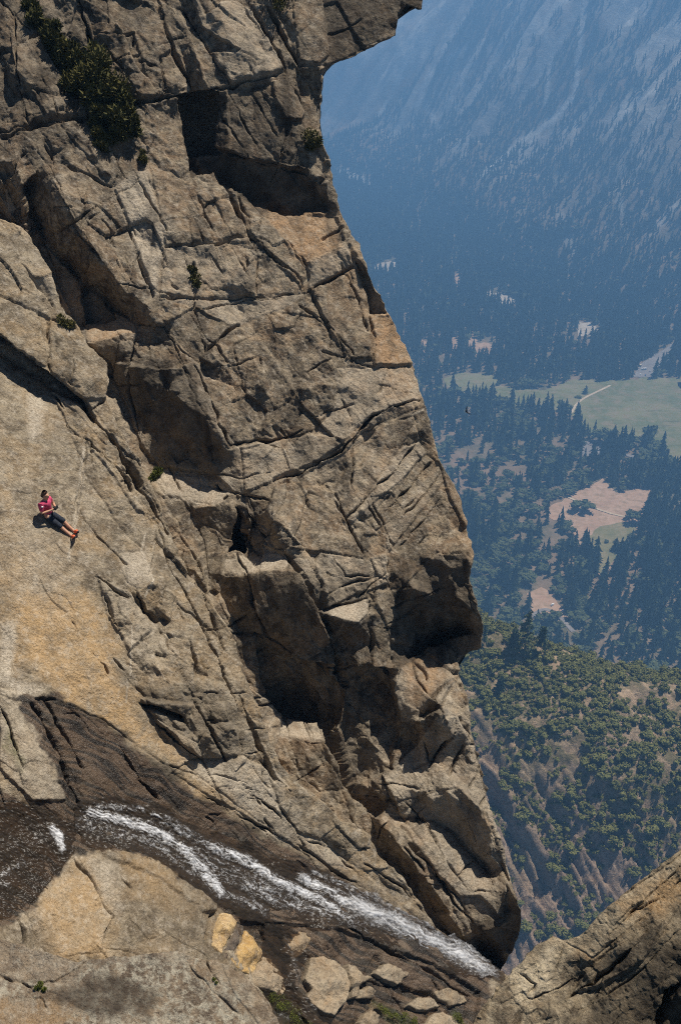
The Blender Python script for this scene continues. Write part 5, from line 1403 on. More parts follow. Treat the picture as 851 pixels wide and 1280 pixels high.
fo.inputs['Subsurface Weight'].default_value = 0.0
lace = N.mix(.5, N.noise(N.coords((.8, 1.3, 1.6)), 8, 6, .7, 1.0), N.noise(N.coords((.8, 1.3, 1.6)), 26, 6, .8, .5))
fm = N.math('MULTIPLY_ADD', N.math('SUBTRACT', lace, .5), 3.4, N.attr('foam'))
fm = N.ramp(fm, [(.22, 0), (.75, .72), (1.0, .92)])
fm = N.mix(N.math('MULTIPLY', N.attr('mist'), .75), fm, N.math('MULTIPLY', N.attr('mist'), .85))
fm = N.math('MULTIPLY', fm, N.ramp(N.attr('foam'), [(.03, 0), (.2, 1)]))
mx = N.n('ShaderNodeMixShader'); N.l(fm, mx.inputs[0]); N.l(gl.outputs[0], mx.inputs[1]); N.l(fo.outputs[0], mx.inputs[2])
oo = N.n('ShaderNodeOutputMaterial'); N.l(mx.outputs[0], oo.inputs['Surface'])

build_water('stream', [(96, 1000), (140, 994), (200, 1004), (262, 1036), (330, 1062), (400, 1086), (470, 1118), (540, 1158), (590, 1184), (632, 1216), (630, 1230), (560, 1214), (500, 1188), (440, 1164), (396, 1160), (350, 1160), (300, 1150), (262, 1134), (210, 1090), (160, 1068), (112, 1058), (92, 1036)],
            [([(112, 1016), (150, 1026), (190, 1038), (222, 1056), (252, 1090), (272, 1116)], 9, 1.05), ([(124, 1008), (180, 1012), (220, 1030), (262, 1062)], 6, .62), ([(170, 1046), (205, 1066), (240, 1098)], 5, .55), ([(262, 1060), (300, 1074), (350, 1104), (400, 1128), (420, 1140)], 8, 1.0),
             ([(300, 1100), (340, 1128), (390, 1138), (440, 1150)], 9, .62), ([(250, 1080), (300, 1096), (340, 1116)], 12, .5), ([(376, 1098), (420, 1122), (480, 1146), (540, 1176), (600, 1210)], 9, 1.0), ([(390, 1092), (440, 1110), (500, 1140)], 8, .55), ([(272, 1116), (300, 1126), (330, 1140)], 9, .55), ([(560, 1184), (600, 1206), (626, 1222)], 10, .9), ([(110, 1024), (200, 1052), (290, 1098), (380, 1126), (460, 1150)], 26, .50), ([(200, 1030), (240, 1046), (280, 1062)], 7, .6)],
            [([(440, 1130), (500, 1158), (560, 1186), (616, 1216)], 13, .66), ([(470, 1120), (530, 1150), (590, 1190)], 10, .42)], 60, 'white water racing down the wet chute to the lip of the falls')
build_water('stream', [(-60, 1000), (30, 1000), (70, 1012), (98, 1030), (92, 1060), (66, 1104), (40, 1130), (0, 1146), (-60, 1160)],
            [([(64, 1036), (72, 1046), (76, 1062)], 6, 1.15), ([(0, 1098), (14, 1088), (26, 1080)], 7, .5), ([(0, 1106), (8, 1108)], 5, .6), ([(10, 1060), (40, 1052), (62, 1046)], 12, .30), ([(0, 1070), (30, 1056)], 9, .26)], [], 80, 'thin dark sheet of water with a small white spout at the left')
# glints of wet trickles between the boulders below the chute
build_water('stream', [(330, 1150), (372, 1166), (384, 1190), (372, 1230), (400, 1270), (440, 1284), (430, 1320), (330, 1310), (330, 1250), (320, 1200)],
            [([(356, 1176), (366, 1200), (372, 1230), (392, 1262)], 4, .42), ([(340, 1270), (370, 1275), (390, 1290)], 8, .36)], [], 95, 'dark trickle running between the boulders at the bottom')
# ================================================================ BOULDERS
def boulder(px, height, mat, label, seed, tint=.0, stain_shade=.0, pale=.0, wet=0.0, tilt=(0, 0), lean=.0, surf=None):
    """a free block: traced footprint on the stream bed, domed and broken top, sides running down into the bed"""
    surf = surf or GULLY
    r = np.random.default_rng(seed)
    poly = rough_line(px, .8, True, 5, seed)
    cx, cy = np.mean(np.array(px, float), 0)
    n0 = surf.normal(np.array([cx]), np.array([cy]), 20)[0]
    x0, y0 = np.min(px, 0) - 6; x1, y1 = np.max(px, 0) + 6
    U, V = np.meshgrid(np.arange(x0, x1, 1.1), np.arange(y0, y1, 1.1))
    ins = inside(poly, U, V); D, _ = seg_dist(poly, U, V, 60, True)
    keep = ins | (D < 3.4)
    u, v, i, d = U[keep], V[keep], ins[keep], np.minimum(D[keep], 60)
    dm = max(d[i].max(), 1)
    P = surf.point(u, v)
    base = surf.point(np.array([cx]), np.array([cy]))[0]
    # flatten onto the mean plane of the footprint
    off = (P - base) @ n0
    P = P - n0 * (off * .7)[:, None]
    ed = np.where(i, d, -d)
    prof = np.clip((ed + .5) / (dm * .38), 0, 1) ** .55
    hh = np.full(u.shape, 1.0)
    ex, ey = (u - cx) / dm, (v - cy) / dm
    for j in range(9):                                   # broken planes that chop the block to shape
        th = j * 2 * math.pi / 9 + r.uniform(-.4, .4); off_ = r.uniform(.15, .9); sl_ = r.uniform(.5, 1.7)
        hh = np.minimum(hh, 1 + .25 * r.normal() * .4 - sl_ * (ex * math.cos(th) + ey * math.sin(th) - off_))
    side = np.clip((ed + .4) / 2.0, 0, 1) ** .5
    gx_ = ((u - cx) * tilt[0] + (v - cy) * tilt[1]) / max(x1 - x0, 1)
    prof = side
    h = (.62 if mat is M_GOLD else .42) * height * np.clip(hh * (1 + gx_), .25, 1.5) * side + .09 * height * fbm(P / .5, 4, .6) + .03 * ridged(P / .25, 2) - .03
    h = np.where(ed < 0, -.25 + .12 * ed, h)
    P = P + n0 * h[:, None]
    idx = np.full(U.shape, -1); idx[keep] = np.arange(keep.sum())
    A, B, C_, E = idx[:-1, :-1], idx[:-1, 1:], idx[1:, 1:], idx[1:, :-1]
    ok = (A >= 0) & (B >= 0) & (C_ >= 0) & (E >= 0)
    F = np.stack([A[ok], E[ok], C_[ok], B[ok]], -1)
    cc = P.mean(0)
    one = np.ones(len(u))
    bl = np.clip(.6 + .8 * fbm(P / .5 + seed, 3), 0, 1)
    o = mesh_obj('boulder', P - cc, F, [mat], {'tone': np.clip(one * r.uniform(.35, .65) + .25 * fbm(P / .8, 2), 0, 1), 'tint': one * tint * bl, 'stain_shade': one * stain_shade * bl, 'pale': one * pale * bl, 'wet': wet * np.clip(1.2 - prof * 1.3, 0, 1)}, smooth=True)
    o.location = cc
    return tag(o, label, 'boulder')


M_GOLD = granite('golden_rock', (.50, .33, .13), (.56, .40, .20), (.22, .14, .07), (.56, .33, .09), (.62, .52, .38), 2.0)
M_BOLD = granite('tan_boulder', (.30, .235, .155), (.37, .30, .21), (.17, .128, .085), (.40, .25, .12), (.48, .41, .31), 1.8)
M_DARKB = granite('dark_wet_rock', (.10, .078, .06), (.15, .118, .09), (.045, .036, .03), (.16, .10, .05), (.26, .22, .18), 2.0)
boulder([(274, 1142), (284, 1141), (297, 1152), (292, 1166), (284, 1176), (277, 1196), (264, 1183), (268, 1168)], .30, M_GOLD, 'bright golden wedge of rock nearest the brown boss beside the stream', 101, .2, 0, .3, tilt=(-.4, .3))
boulder([(297, 1154), (305, 1158), (304, 1168), (294, 1186), (283, 1203), (277, 1198), (284, 1178), (290, 1166)], .25, M_DARKB, 'dark wedge of rock between two golden boulders', 102, tilt=(.3, 0))
boulder([(306, 1162), (316, 1172), (327, 1188), (324, 1202), (312, 1220), (298, 1212), (284, 1204), (296, 1186)], .34, M_GOLD, 'golden cracked boulder right of the dark wedge', 103, .5, .15, 0, tilt=(.2, -.2))
boulder([(326, 1196), (338, 1198), (350, 1214), (359, 1234), (350, 1246), (336, 1240), (318, 1232), (308, 1222), (316, 1210)], .30, M_BOLD, 'tan boulder below the golden ones beside the moss', 104, .5, .1, .2)
boulder([(356, 1164), (368, 1160), (392, 1170), (386, 1182), (378, 1194), (366, 1200), (356, 1190)], .28, M_BOLD, 'small boulder with an orange upper edge under the white water', 105, .7, .3, 0, .6)
boulder([(386, 1198), (404, 1194), (420, 1203), (430, 1214), (438, 1228), (434, 1246), (416, 1272), (402, 1266), (382, 1246), (388, 1238), (380, 1224)], .34, M_BOLD, 'largest flat topped tan boulder standing in the dark trickles', 106, .15, .1, .1, .5)
boulder([(430, 1206), (446, 1212), (464, 1224), (450, 1230), (446, 1246), (438, 1248), (440, 1230)], .24, M_BOLD, 'narrow tan block leaning against the largest flat boulder', 107, .1, .2, 0, .5)
boulder([(462, 1216), (484, 1204), (508, 1208), (512, 1218), (496, 1232), (480, 1224)], .20, M_BOLD, 'pale grey slab of rock below the chute, left of the dark hollow', 108, 0, .3, .2, .5)
boulder([(356, 1204), (370, 1200), (376, 1216), (374, 1236), (364, 1228)], .18, M_DARKB, 'small dark stone wedged left of the largest flat boulder', 109, 0, 0, 0, .6)
boulder([(448, 1238), (462, 1232), (474, 1238), (466, 1248), (448, 1248)], .16, M_BOLD, 'small tan stone at the right foot of the largest flat boulder', 110, 0, .2, 0, .5)
boulder([(508, 1256), (522, 1246), (540, 1248), (552, 1258), (536, 1262), (520, 1262)], .16, M_BOLD, 'low pale stone near the bottom edge between chute and outcrop', 111, 0, .2, .3, .5)
boulder([(540, 1240), (560, 1234), (580, 1244), (584, 1252), (562, 1258)], .16, M_BOLD, 'flat grey slab just below the lip of the falls', 112, 0, .3, 0, .5)
boulder([(526, 1290), (538, 1270), (552, 1264), (572, 1272), (584, 1286), (580, 1300), (530, 1305)], .3, M_BOLD, 'tan boulder cut by the bottom edge left of the coarse outcrop', 113, .1, 0, .3, .2)
boulder([(446, 1284), (456, 1266), (470, 1258), (476, 1268), (470, 1292), (450, 1300)], .22, M_BOLD, 'dark tan stone at the bottom edge under the largest flat boulder', 114, .1, .4, 0, .4)

# ================================================================ PLANTS ON THE ROCK
def sprig_cloud(centres, r, size, tone_hi, seed):
    """many small needle sprays around each centre: (point, spread)"""
    b = Buf(); rr = np.random.default_rng(seed)
    for (c, s, cnt) in centres:
        d = rr.normal(size=(cnt, 3)); d /= np.linalg.norm(d, axis=1)[:, None]
        p = c + d * (s * rr.uniform(.25, 1.1, cnt) ** .7)[:, None]
        up = d * .8 + rr.normal(0, .5, (cnt, 3)) + [0, 0, .45]; up /= np.linalg.norm(up, axis=1)[:, None]
        sd = np.cross(up, rr.normal(size=(cnt, 3))); sd /= np.linalg.norm(sd, axis=1)[:, None]
        sz = size * rr.uniform(.5, 1.3, cnt)[:, None]
        V = np.stack([p - sd * sz * .28, p + sd * sz * .28, p + up * sz], 1).reshape(-1, 3)
        b.tri(V, np.arange(cnt * 3).reshape(-1, 3), np.repeat(np.clip(rr.uniform(0, .3) + rr.uniform(0, .5, cnt) + .3 * d[:, 2], 0, tone_hi), 3))
    return b


M_JUN = leaf_mat('juniper_needles', (.036, .040, .014), (.075, .072, .021), (.135, .115, .032))
M_MOSS = leaf_mat('moss', (.045, .062, .010), (.085, .098, .018), (.14, .15, .03))


def cliff_plant(name, spots, surf, mat, size, label, cat, seed, stand=.2, per=150, stem=True):
    """spots: (u, v, radius in metres); rooted on the rock"""
    r = np.random.default_rng(seed)
    pts = [(surf.point(np.array([u]), np.array([v]))[0], surf.normal(np.array([u]), np.array([v]), 12)[0], s) for u, v, s in spots]
    root = pts[len(pts) // 2][0]
    e = link(bpy.data.objects.new(name, None)); e.location = root; tag(e, label, cat)
    cs = []
    for p, n, s in pts:
        for k in range(4):
            cs.append((p + n * (stand * s * 1.6 + r.uniform(0, s * .5)) + r.normal(0, s * .42, 3) - root, s * r.uniform(.4, .75), int(per * r.uniform(.6, 1.3))))
    b = sprig_cloud(cs, r, size, 1.0, seed)
    V, F, lf, mi = b.get(); mesh_obj('foliage', V, F, [mat], {'lf': lf}, parent=e)
    if stem:
        for p, n, s in pts:
            q = cone_branch(p - n * .1 - root, p + n * s * .9 - root, .05 * s + .012)
            mesh_obj('stem', q[0], q[1], [M_BARK], parent=e)
    return e


def cone_branch(a, b, r, n=6):
    a, b = np.asarray(a, float), np.asarray(b, float); d = b - a; d /= max(np.linalg.norm(d), 1e-6)
    s = np.cross(d, [.3, .2, .9]); s /= np.linalg.norm(s); t = np.cross(d, s)
    an = np.arange(n) * 2 * math.pi / n
    ring = np.cos(an)[:, None] * s + np.sin(an)[:, None] * t
    V = np.concatenate([a + ring * r, b + ring * r * .4]); F = []
    for i in range(n):
        j = (i + 1) % n; F += [(i, j, n + j), (i, n + j, n + i)]
    return V, np.array(F)


cliff_plant('juniper_bush', [(40, 12, 0.28), (52, 30, 0.32), (64, 50, 0.34), (76, 68, 0.36), (88, 88, 0.48), (102, 92, 0.48), (112, 104, 0.60), (96, 108, 0.44), (126, 118, 0.60), (138, 132, 0.56), (120, 136, 0.52), (150, 150, 0.44), (134, 156, 0.44), (160, 164, 0.30), (116, 160, 0.28), (120, 176, 0.24), (128, 184, 0.20), (146, 172, 0.24), (82, 74, 0.36), (70, 56, 0.24)],
            BUTT, M_JUN, .15, 'large dark green juniper hanging down a cleft at the upper left', 'juniper', 31, .25, 330)
cliff_plant('shrub', [(346, 4, .4), (356, -6, .45), (338, -4, .35)], BUTT, M_JUN, .10, 'dark shrub on the cliff at the top edge beside the roof block', 'shrub', 32)
cliff_plant('shrub', [(388, 172, .26), (394, 180, .22), (386, 182, .18)], BUTT, M_JUN, .08, 'small yellowish plant in the corner beside the upper right edge of the cliff', 'plant', 33)
cliff_plant('shrub', [(242, 348, .2), (244, 358, .16), (240, 340, .12)], BUTT, M_JUN, .08, 'small tuft growing from a crack in the middle of the upper cliff', 'plant', 34)
cliff_plant('shrub', [(192, 598, .16), (196, 592, .12)], BUTT, M_MOSS, .07, 'small green tuft at the left end of the pale ledge', 'plant', 35)
cliff_plant('shrub', [(180, 202, .2), (176, 196, .16)], BUTT, M_JUN, .08, 'little plant below the large juniper', 'plant', 36)
cliff_plant('shrub', [(80, 406, .16), (88, 408, .14)], GULLY, M_JUN, .07, 'small plant in the dark crack above the slab at the left', 'plant', 37)
cliff_plant('moss', [(338, 1250, .16), (350, 1262, .2), (362, 1272, .2), (372, 1284, .2), (346, 1256, .14)], GULLY, M_MOSS, .028, 'bright green moss in the gap behind the lower left outcrop', 'moss', 38, .1, 160, False)
cliff_plant('moss', [(478, 1262, .12), (500, 1272, .15), (490, 1268, .12), (514, 1278, .12)], GULLY, M_MOSS, .028, 'olive moss beside the trickle at the bottom centre', 'moss', 39, .1, 120, False)
cliff_plant('moss', [(570, 1272, .12), (576, 1280, .12)], GULLY, M_MOSS, .028, 'patch of yellow green moss at the bottom beside the coarse outcrop', 'moss', 40, .1, 120, False)
cliff_plant('moss', [(52, 1232, .05), (55, 1236, .04), (48, 1234, .035)], OUT_L, M_MOSS, .022, 'tiny dark green tuft on the lower left outcrop', 'plant', 41, .2, 90, False)
cliff_plant('moss', [(268, 1224, .025), (271, 1228, .025)], OUT_L, M_MOSS, .015, 'tiny green tuft in a crack of the lower left outcrop', 'plant', 42, .2, 70, False)
# ================================================================ THE PERSON ON THE SLAB
def plain(name, col, rough=.7, spec=.3, var=.25, scale=30):
    m, nt = new_mat(name); N = NT(nt)
    c = N.mix(N.ramp(N.noise(N.coords(), scale, 4, .6), [(.35, 0), (.65, 1)]), tuple(x * (1 - var) for x in col), tuple(min(1, x * (1 + var)) for x in col))
    N.out(c, rough, None, spec); return m


def skinned(name, joints, edges, mat, parent, sub=2, root=0):
    """one continuous skinned surface over a skeleton: joints = [(xyz, radius or (rx, ry))]"""
    me = bpy.data.meshes.new(name + '_bones'); me.from_pydata([tuple(j[0]) for j in joints], edges, [])
    o = bpy.data.objects.new(name, me); link(o)
    sk = o.modifiers.new('Skin', 'SKIN'); sk.use_smooth_shade = True
    if not me.skin_vertices: me.attributes
    sv = me.skin_vertices[0].data if len(me.skin_vertices) else None
    if sv is None:
        raise RuntimeError('no skin layer')
    for i, j in enumerate(joints):
        r = j[1]; sv[i].radius = r if isinstance(r, tuple) else (r, r); sv[i].use_root = (i == root)
    ss = o.modifiers.new('Sub', 'SUBSURF'); ss.levels = sub; ss.render_levels = sub
    dg = bpy.context.evaluated_depsgraph_get(); dg.update()
    ev = o.evaluated_get(dg); nm = bpy.data.meshes.new_from_object(ev)
    o.modifiers.clear(); o.data = nm; bpy.data.meshes.remove(me); nm.name = name
    nm.materials.clear(); nm.materials.append(mat)
    nm.polygons.foreach_set('use_smooth', np.ones(len(nm.polygons), bool))
    o.parent = parent
    return o


SL = lambda u, v: GULLY.point(np.array([u]), np.array([v]))[0]
SN = GULLY.normal(np.array([70.]), np.array([648.]), 22)[0]
hipc = SL(59.5, 644.) + SN * .05
footA = SL(93.0, 665.) + SN * .015
footB = SL(90.0, 671.) + SN * .015
down = (footA + footB) / 2 - hipc; Lg = np.linalg.norm(down); down /= Lg
sidev = np.cross(SN, down); sidev /= np.linalg.norm(sidev)       # towards the upper right leg
if sidev[2] < 0: sidev = -sidev
sc = Lg / .86                                                     # body scale from leg length
sc = min(max(sc, .85), 1.15)
up3 = np.array([0, 0, 1.0]); tor = up3 * .90 + SN * .22 - down * .06; tor /= np.linalg.norm(tor)
fwd = down - tor * (down @ tor); fwd /= np.linalg.norm(fwd)        # the way the chest faces
sh = np.cross(tor, fwd); sh /= np.linalg.norm(sh)                  # across the shoulders
if sh @ sidev < 0: sh = -sh
PER = link(bpy.data.objects.new('person', None)); PER.location = hipc
tag(PER, 'person in a pink shirt and dark knee length trousers reclining on the bare slab', 'person')
O = np.zeros(3)
q = lambda a, b, c: (tor * a + sh * b + fwd * c) * sc              # body frame: up the trunk, across, forward
pel = O; waist = q(.14, 0, .01); chest = q(.33, 0, .0); nb_ = q(.45, 0, .0); nk = q(.51, 0, .02); hd0 = q(.575, 0, .045); hd1 = q(.655, 0, .045); hd2 = q(.70, 0, .035)
shA, shB = q(.43, .17, 0), q(.43, -.17, 0)
elA, elB = q(.22, .24, .06), q(.20, -.27, .02)
haA, haB = q(.27, .06, .24), q(.25, -.05, .24)
hpA, hpB = q(-.01, .09, .02), q(-.01, -.09, .02)
fA, fB = footA - hipc, footB - hipc
if (fA - fB) @ sh < 0: fA, fB = fB, fA
knA = hpA + (fA - hpA) * .50 + SN * .10; knB = hpB + (fB - hpB) * .50 + SN * .055
anA = fA - (fA - knA) / np.linalg.norm(fA - knA) * .04 + SN * .01; anB = fB - (fB - knB) / np.linalg.norm(fB - knB) * .04 + SN * .01
toeA = fA + SN * .15 + down * .07; toeB = fB + SN * .14 + down * .07 - sh * .03
M_SKIN = plain('skin', (.46, .25, .16), .55, .35, .12); M_PINK = plain('pink_cloth', (.44, .06, .12), .85, .1, .35, 14); M_NAVY = plain('dark_trouser_cloth', (.022, .026, .036), .85, .15, .35, 20)
M_HAIR = plain('brown_hair', (.060, .030, .018), .6, .3, .4, 60); M_SHOE = plain('orange_shoe', (.62, .13, .05), .6, .3, .15); M_SOLE = plain('dark_sole', (.03, .028, .03), .8); M_CAMERA = plain('black_plastic', (.02, .02, .022), .4, .5, .2); M_WHITE = plain('white_cloth', (.78, .74, .74), .8, .1, .1)
s_ = sc
J = [(pel, (.125 * s_, .10 * s_)), (waist, (.095 * s_, .085 * s_)), (chest, (.12 * s_, .095 * s_)), (nb_, (.085 * s_, .07 * s_)), (nk, .050 * s_), (hd0, (.066 * s_, .075 * s_)), (hd1, (.080 * s_, .092 * s_)), (hd2, (.050 * s_, .060 * s_)),
     (shA, .056 * s_), (elA, .041 * s_), (haA, .026 * s_), (shB, .056 * s_), (elB, .041 * s_), (haB, .026 * s_),
     (hpA, .095 * s_), (knA, .058 * s_), (anA, .038 * s_), (fA, .040 * s_), (hpB, .095 * s_), (knB, .058 * s_), (anB, .038 * s_), (fB, .040 * s_)]
E = [(0, 1), (1, 2), (2, 3), (3, 4), (4, 5), (5, 6), (6, 7), (3, 8), (8, 9), (9, 10), (3, 11), (11, 12), (12, 13), (0, 14), (14, 15), (15, 16), (16, 17), (0, 18), (18, 19), (19, 20), (20, 21)]
# calves
for kn, an, ia, ib in ((knA, anA, 15, 16), (knB, anB, 19, 20)):
    J.append((kn + (an - kn) * .33 - SN * .012, .052 * s_)); E.remove((ia, ib)); E += [(ia, len(J) - 1), (len(J) - 1, ib)]
# nose and hands: palm, four unequal curled fingers and a side thumb
J.append((hd0 + fwd * .095 * s_ + tor * .02 * s_, .012 * s_)); E.append((5, len(J) - 1))
for hi, el, sgn in ((10, elA, 1), (13, elB, -1)):
    h0 = J[hi][0]; d = h0 - el; d /= np.linalg.norm(d); cr = np.cross(d, tor); cr /= np.linalg.norm(cr); wd = np.cross(d, cr)
    J.append((h0 + d * .055 * s_, (.030 * s_, .018 * s_))); palm = len(J) - 1; E.append((hi, palm))
    for k, ln in enumerate((.030, .036, .034, .026)):
        o1 = h0 + d * (.085 + ln * .5) * s_ + wd * (k - 1.5) * .019 * s_; o2 = o1 + (d * ln * .7 + cr * sgn * .022) * s_; 
        J.append((o1, .009 * s_)); J.append((o2, .008 * s_)); E += [(palm, len(J) - 2), (len(J) - 2, len(J) - 1)]
    t1 = h0 + (d * .045 + wd * -.04) * s_; J.append((t1, .011 * s_)); J.append((t1 + (d * .035 + cr * sgn * .012) * s_, .009 * s_)); E += [(hi, len(J) - 2), (len(J) - 2, len(J) - 1)]
skinned('body', J, E, M_SKIN, PER)
mid = lambda a, b, t: a + (b - a) * t
skinned('shirt', [(q(.02, 0, .01), .145 * s_), (waist, .132 * s_), (chest, .150 * s_), (q(.43, 0, 0), .115 * s_), (q(.485, 0, .012), .064 * s_), (shA, .072 * s_), (mid(shA, elA, .6), .060 * s_), (shB, .074 * s_), (mid(shB, elB, .85), .060 * s_)],
        [(0, 1), (1, 2), (2, 3), (3, 4), (3, 5), (5, 6), (3, 7), (7, 8)], M_PINK, PER)
skinned('trousers', [(q(.08, 0, .0), (.138 * s_, .108 * s_)), (pel, (.142 * s_, .118 * s_)), (hpA, .110 * s_), (knA, .076 * s_), (mid(knA, anA, .18), .066 * s_), (hpB, .110 * s_), (knB, .076 * s_), (mid(knB, anB, .25), .066 * s_)],
        [(0, 1), (1, 2), (2, 3), (3, 4), (1, 5), (5, 6), (6, 7)], M_NAVY, PER, root=1)
skinned('hair', [(q(.60, 0, -.035), .058 * s_), (q(.665, 0, -.012), (.082 * s_, .080 * s_)), (q(.715, 0, .02), (.068 * s_, .066 * s_)), (q(.705, .03, .075), .036 * s_), (q(.705, -.03, .075), .036 * s_), (q(.725, .0, .06), .040 * s_)],
        [(0, 1), (1, 2), (2, 3), (2, 4), (2, 5)], M_HAIR, PER, root=1)
for (an, f, toe) in ((anA, fA, toeA), (anB, fB, toeB)):
    shoe = skinned('shoe', [(f - SN * .005 + down * .015, .058 * s_), (mid(f, toe, .5), .054 * s_), (toe, .044 * s_)], [(0, 1), (1, 2)], M_SHOE, PER)
    so_ = skinned('sole', [(f + down * .050 - SN * .015, .040 * s_), (mid(f, toe, .5) + down * .045, .042 * s_), (toe + down * .034, .034 * s_)], [(0, 1), (1, 2)], M_SOLE, shoe)
for k in (1, -1):
    skinned('eye', [(q(.615, .030 * k, .125), .011 * s_), (q(.615, .040 * k, .120), .010 * s_)], [(0, 1)], M_CAMERA, PER, 1)
    skinned('ear', [(q(.60, .082 * k, .03), .014 * s_), (q(.63, .088 * k, .028), .014 * s_)], [(0, 1)], M_SKIN, PER, 1)
skinned('sleeve_panel', [(q(.42, -.20, .035), .040 * s_), (q(.36, -.235, .045), .034 * s_)], [(0, 1)], M_WHITE, PER)
skinned('collar', [(q(.47, .055, .06), .024 * s_), (q(.40, .03, .105), .022 * s_)], [(0, 1)], M_WHITE, PER)


def rbox(name, size, mat, parent, loc=(0, 0, 0), bev=.1, taper=None):
    bm = bmesh.new(); bmesh.ops.create_cube(bm, size=1)
    for v in bm.verts:
        k = taper if (taper and v.co.z > 0) else 1
        v.co = Vector((v.co.x * size[0] * (k if taper else 1), v.co.y * size[1] * (.92 if taper and v.co.z > 0 else 1), v.co.z * size[2]))
    bmesh.ops.bevel(bm, geom=bm.edges[:], offset=bev * min(size), segments=2, affect='EDGES')
    me = bpy.data.meshes.new(name); bm.to_mesh(me); bm.free(); me.materials.append(mat)
    o = bpy.data.objects.new(name, me); link(o); o.parent = parent; o.location = loc
    return o


CAMR = link(bpy.data.objects.new('hand_camera', None)); CAMR.location = hipc + q(.285, .01, .30); tag(CAMR, 'small dark camera held in both hands in front of the pink shirt', 'camera')
CAMR.rotation_euler = Matrix((tuple(sh), tuple(fwd), tuple(tor))).transposed().to_euler()
rbox('camera_body', (.13, .05, .08), M_CAMERA, CAMR)
bm = bmesh.new(); bmesh.ops.create_cone(bm, segments=20, radius1=.032, radius2=.028, depth=.05, cap_ends=True); bmesh.ops.rotate(bm, verts=bm.verts[:], matrix=Matrix.Rotation(math.pi / 2, 3, 'X'))
me = bpy.data.meshes.new('lens'); bm.to_mesh(me); bm.free(); me.materials.append(M_CAMERA); o = link(bpy.data.objects.new('lens', me)); o.parent = CAMR; o.location = (0, .045, 0)

# ================================================================ FAR VEHICLES
M_GLASS = plain('dark_glass', (.02, .025, .03), .15, .6, .1); M_TYRE = plain('tyre_rubber', (.02, .02, .02), .9)
PAINT = {k: plain(k + '_paint', c, .35, .5, .05) for k, c in {'cream': (.72, .62, .45), 'white': (.80, .80, .80), 'silver': (.45, .47, .5), 'red': (.35, .05, .04), 'blue': (.06, .12, .25)}.items()}


def wheel(parent, x, y, r):
    bm = bmesh.new(); bmesh.ops.create_cone(bm, segments=16, radius1=r, radius2=r, depth=.28, cap_ends=True); bmesh.ops.rotate(bm, verts=bm.verts[:], matrix=Matrix.Rotation(math.pi / 2, 3, 'X'))
    me = bpy.data.meshes.new('wheel'); bm.to_mesh(me); bm.free(); me.materials.append(M_TYRE); o = link(bpy.data.objects.new('wheel', me)); o.parent = parent; o.location = (x, y, r)


def vehicle(name, px, L, Wd, Hh, col, ang, label, cat, box):
    p = on_floor(px[0], px[1], FLOOR_Z + 1.0)
    e = link(bpy.data.objects.new(name, None)); e.location = (p[0], p[1], FLOOR_Z + 1.0); e.rotation_euler = (0, 0, math.radians(ang)); tag(e, label, cat)
    r = .5 if box else .34
    if box:
        rbox('body', (L, Wd, Hh - r * .8), PAINT[col], e, (0, 0, r * .8 + (Hh - r * .8) / 2), .08)
        rbox('window', (L * .82, Wd + .06, Hh * .26), M_GLASS, e, (-.02 * L, 0, Hh * .66), .1)
        rbox('windscreen', (.10, Wd * .86, Hh * .34), M_GLASS, e, (L / 2, 0, Hh * .62), .1)
    else:
        rbox('body', (L, Wd, Hh * .48), PAINT[col], e, (0, 0, r * .7 + Hh * .24), .22)
        rbox('cabin', (L * .56, Wd * .9, Hh * .42), M_GLASS, e, (-.06 * L, 0, r * .7 + Hh * .62), .2, .78)
        rbox('roof', (L * .36, Wd * .78, .07), PAINT[col], e, (-.06 * L, 0, r * .7 + Hh * .845), .3)
    for x in (-.31, .31):
        for y in (-.44, .44): wheel(e, L * x, Wd * y, r)
    return e


vehicle('bus', (797, 458), 13, 3.0, 3.4, 'cream', 14, 'long cream bus parked at the left of the upper parking lot', 'bus', True)
vehicle('bus', (804, 462), 11, 2.9, 3.3, 'white', 10, 'white bus parked just below the cream one in the upper lot', 'bus', True)
vehicle('parked_car', (812, 464), 5.0, 2.0, 1.6, 'silver', 70, 'silver car parked in the upper lot beside the trees', 'car', False)
vehicle('parked_car', (800, 468), 5.0, 2.0, 1.6, 'white', 75, 'white car parked at the meadow edge of the upper lot', 'car', False)
vehicle('parked_car', (806, 469), 5.0, 2.0, 1.6, 'blue', 75, 'dark blue car parked at the meadow edge of the upper lot', 'car', False)
vehicle('motorhome', (826, 575), 9.5, 2.7, 3.1, 'white', -12, 'white motorhome on the road below the meadow', 'motorhome', True)
vehicle('parked_car', (816, 574), 5.0, 2.0, 1.6, 'silver', -8, 'silver car just left of the white motorhome on the road', 'car', False)
vehicle('bus', (849, 583), 10, 2.8, 3.1, 'cream', -14, 'pale vehicle on the road at the right edge of the picture', 'bus', True)
vehicle('parked_car', (690, 756), 5.0, 2.0, 1.6, 'white', 40, 'white car parked in the small tan yard', 'car', False)
vehicle('parked_car', (703, 764), 5.0, 2.0, 1.6, 'silver', 60, 'grey car parked at the right of the small tan yard', 'car', False)

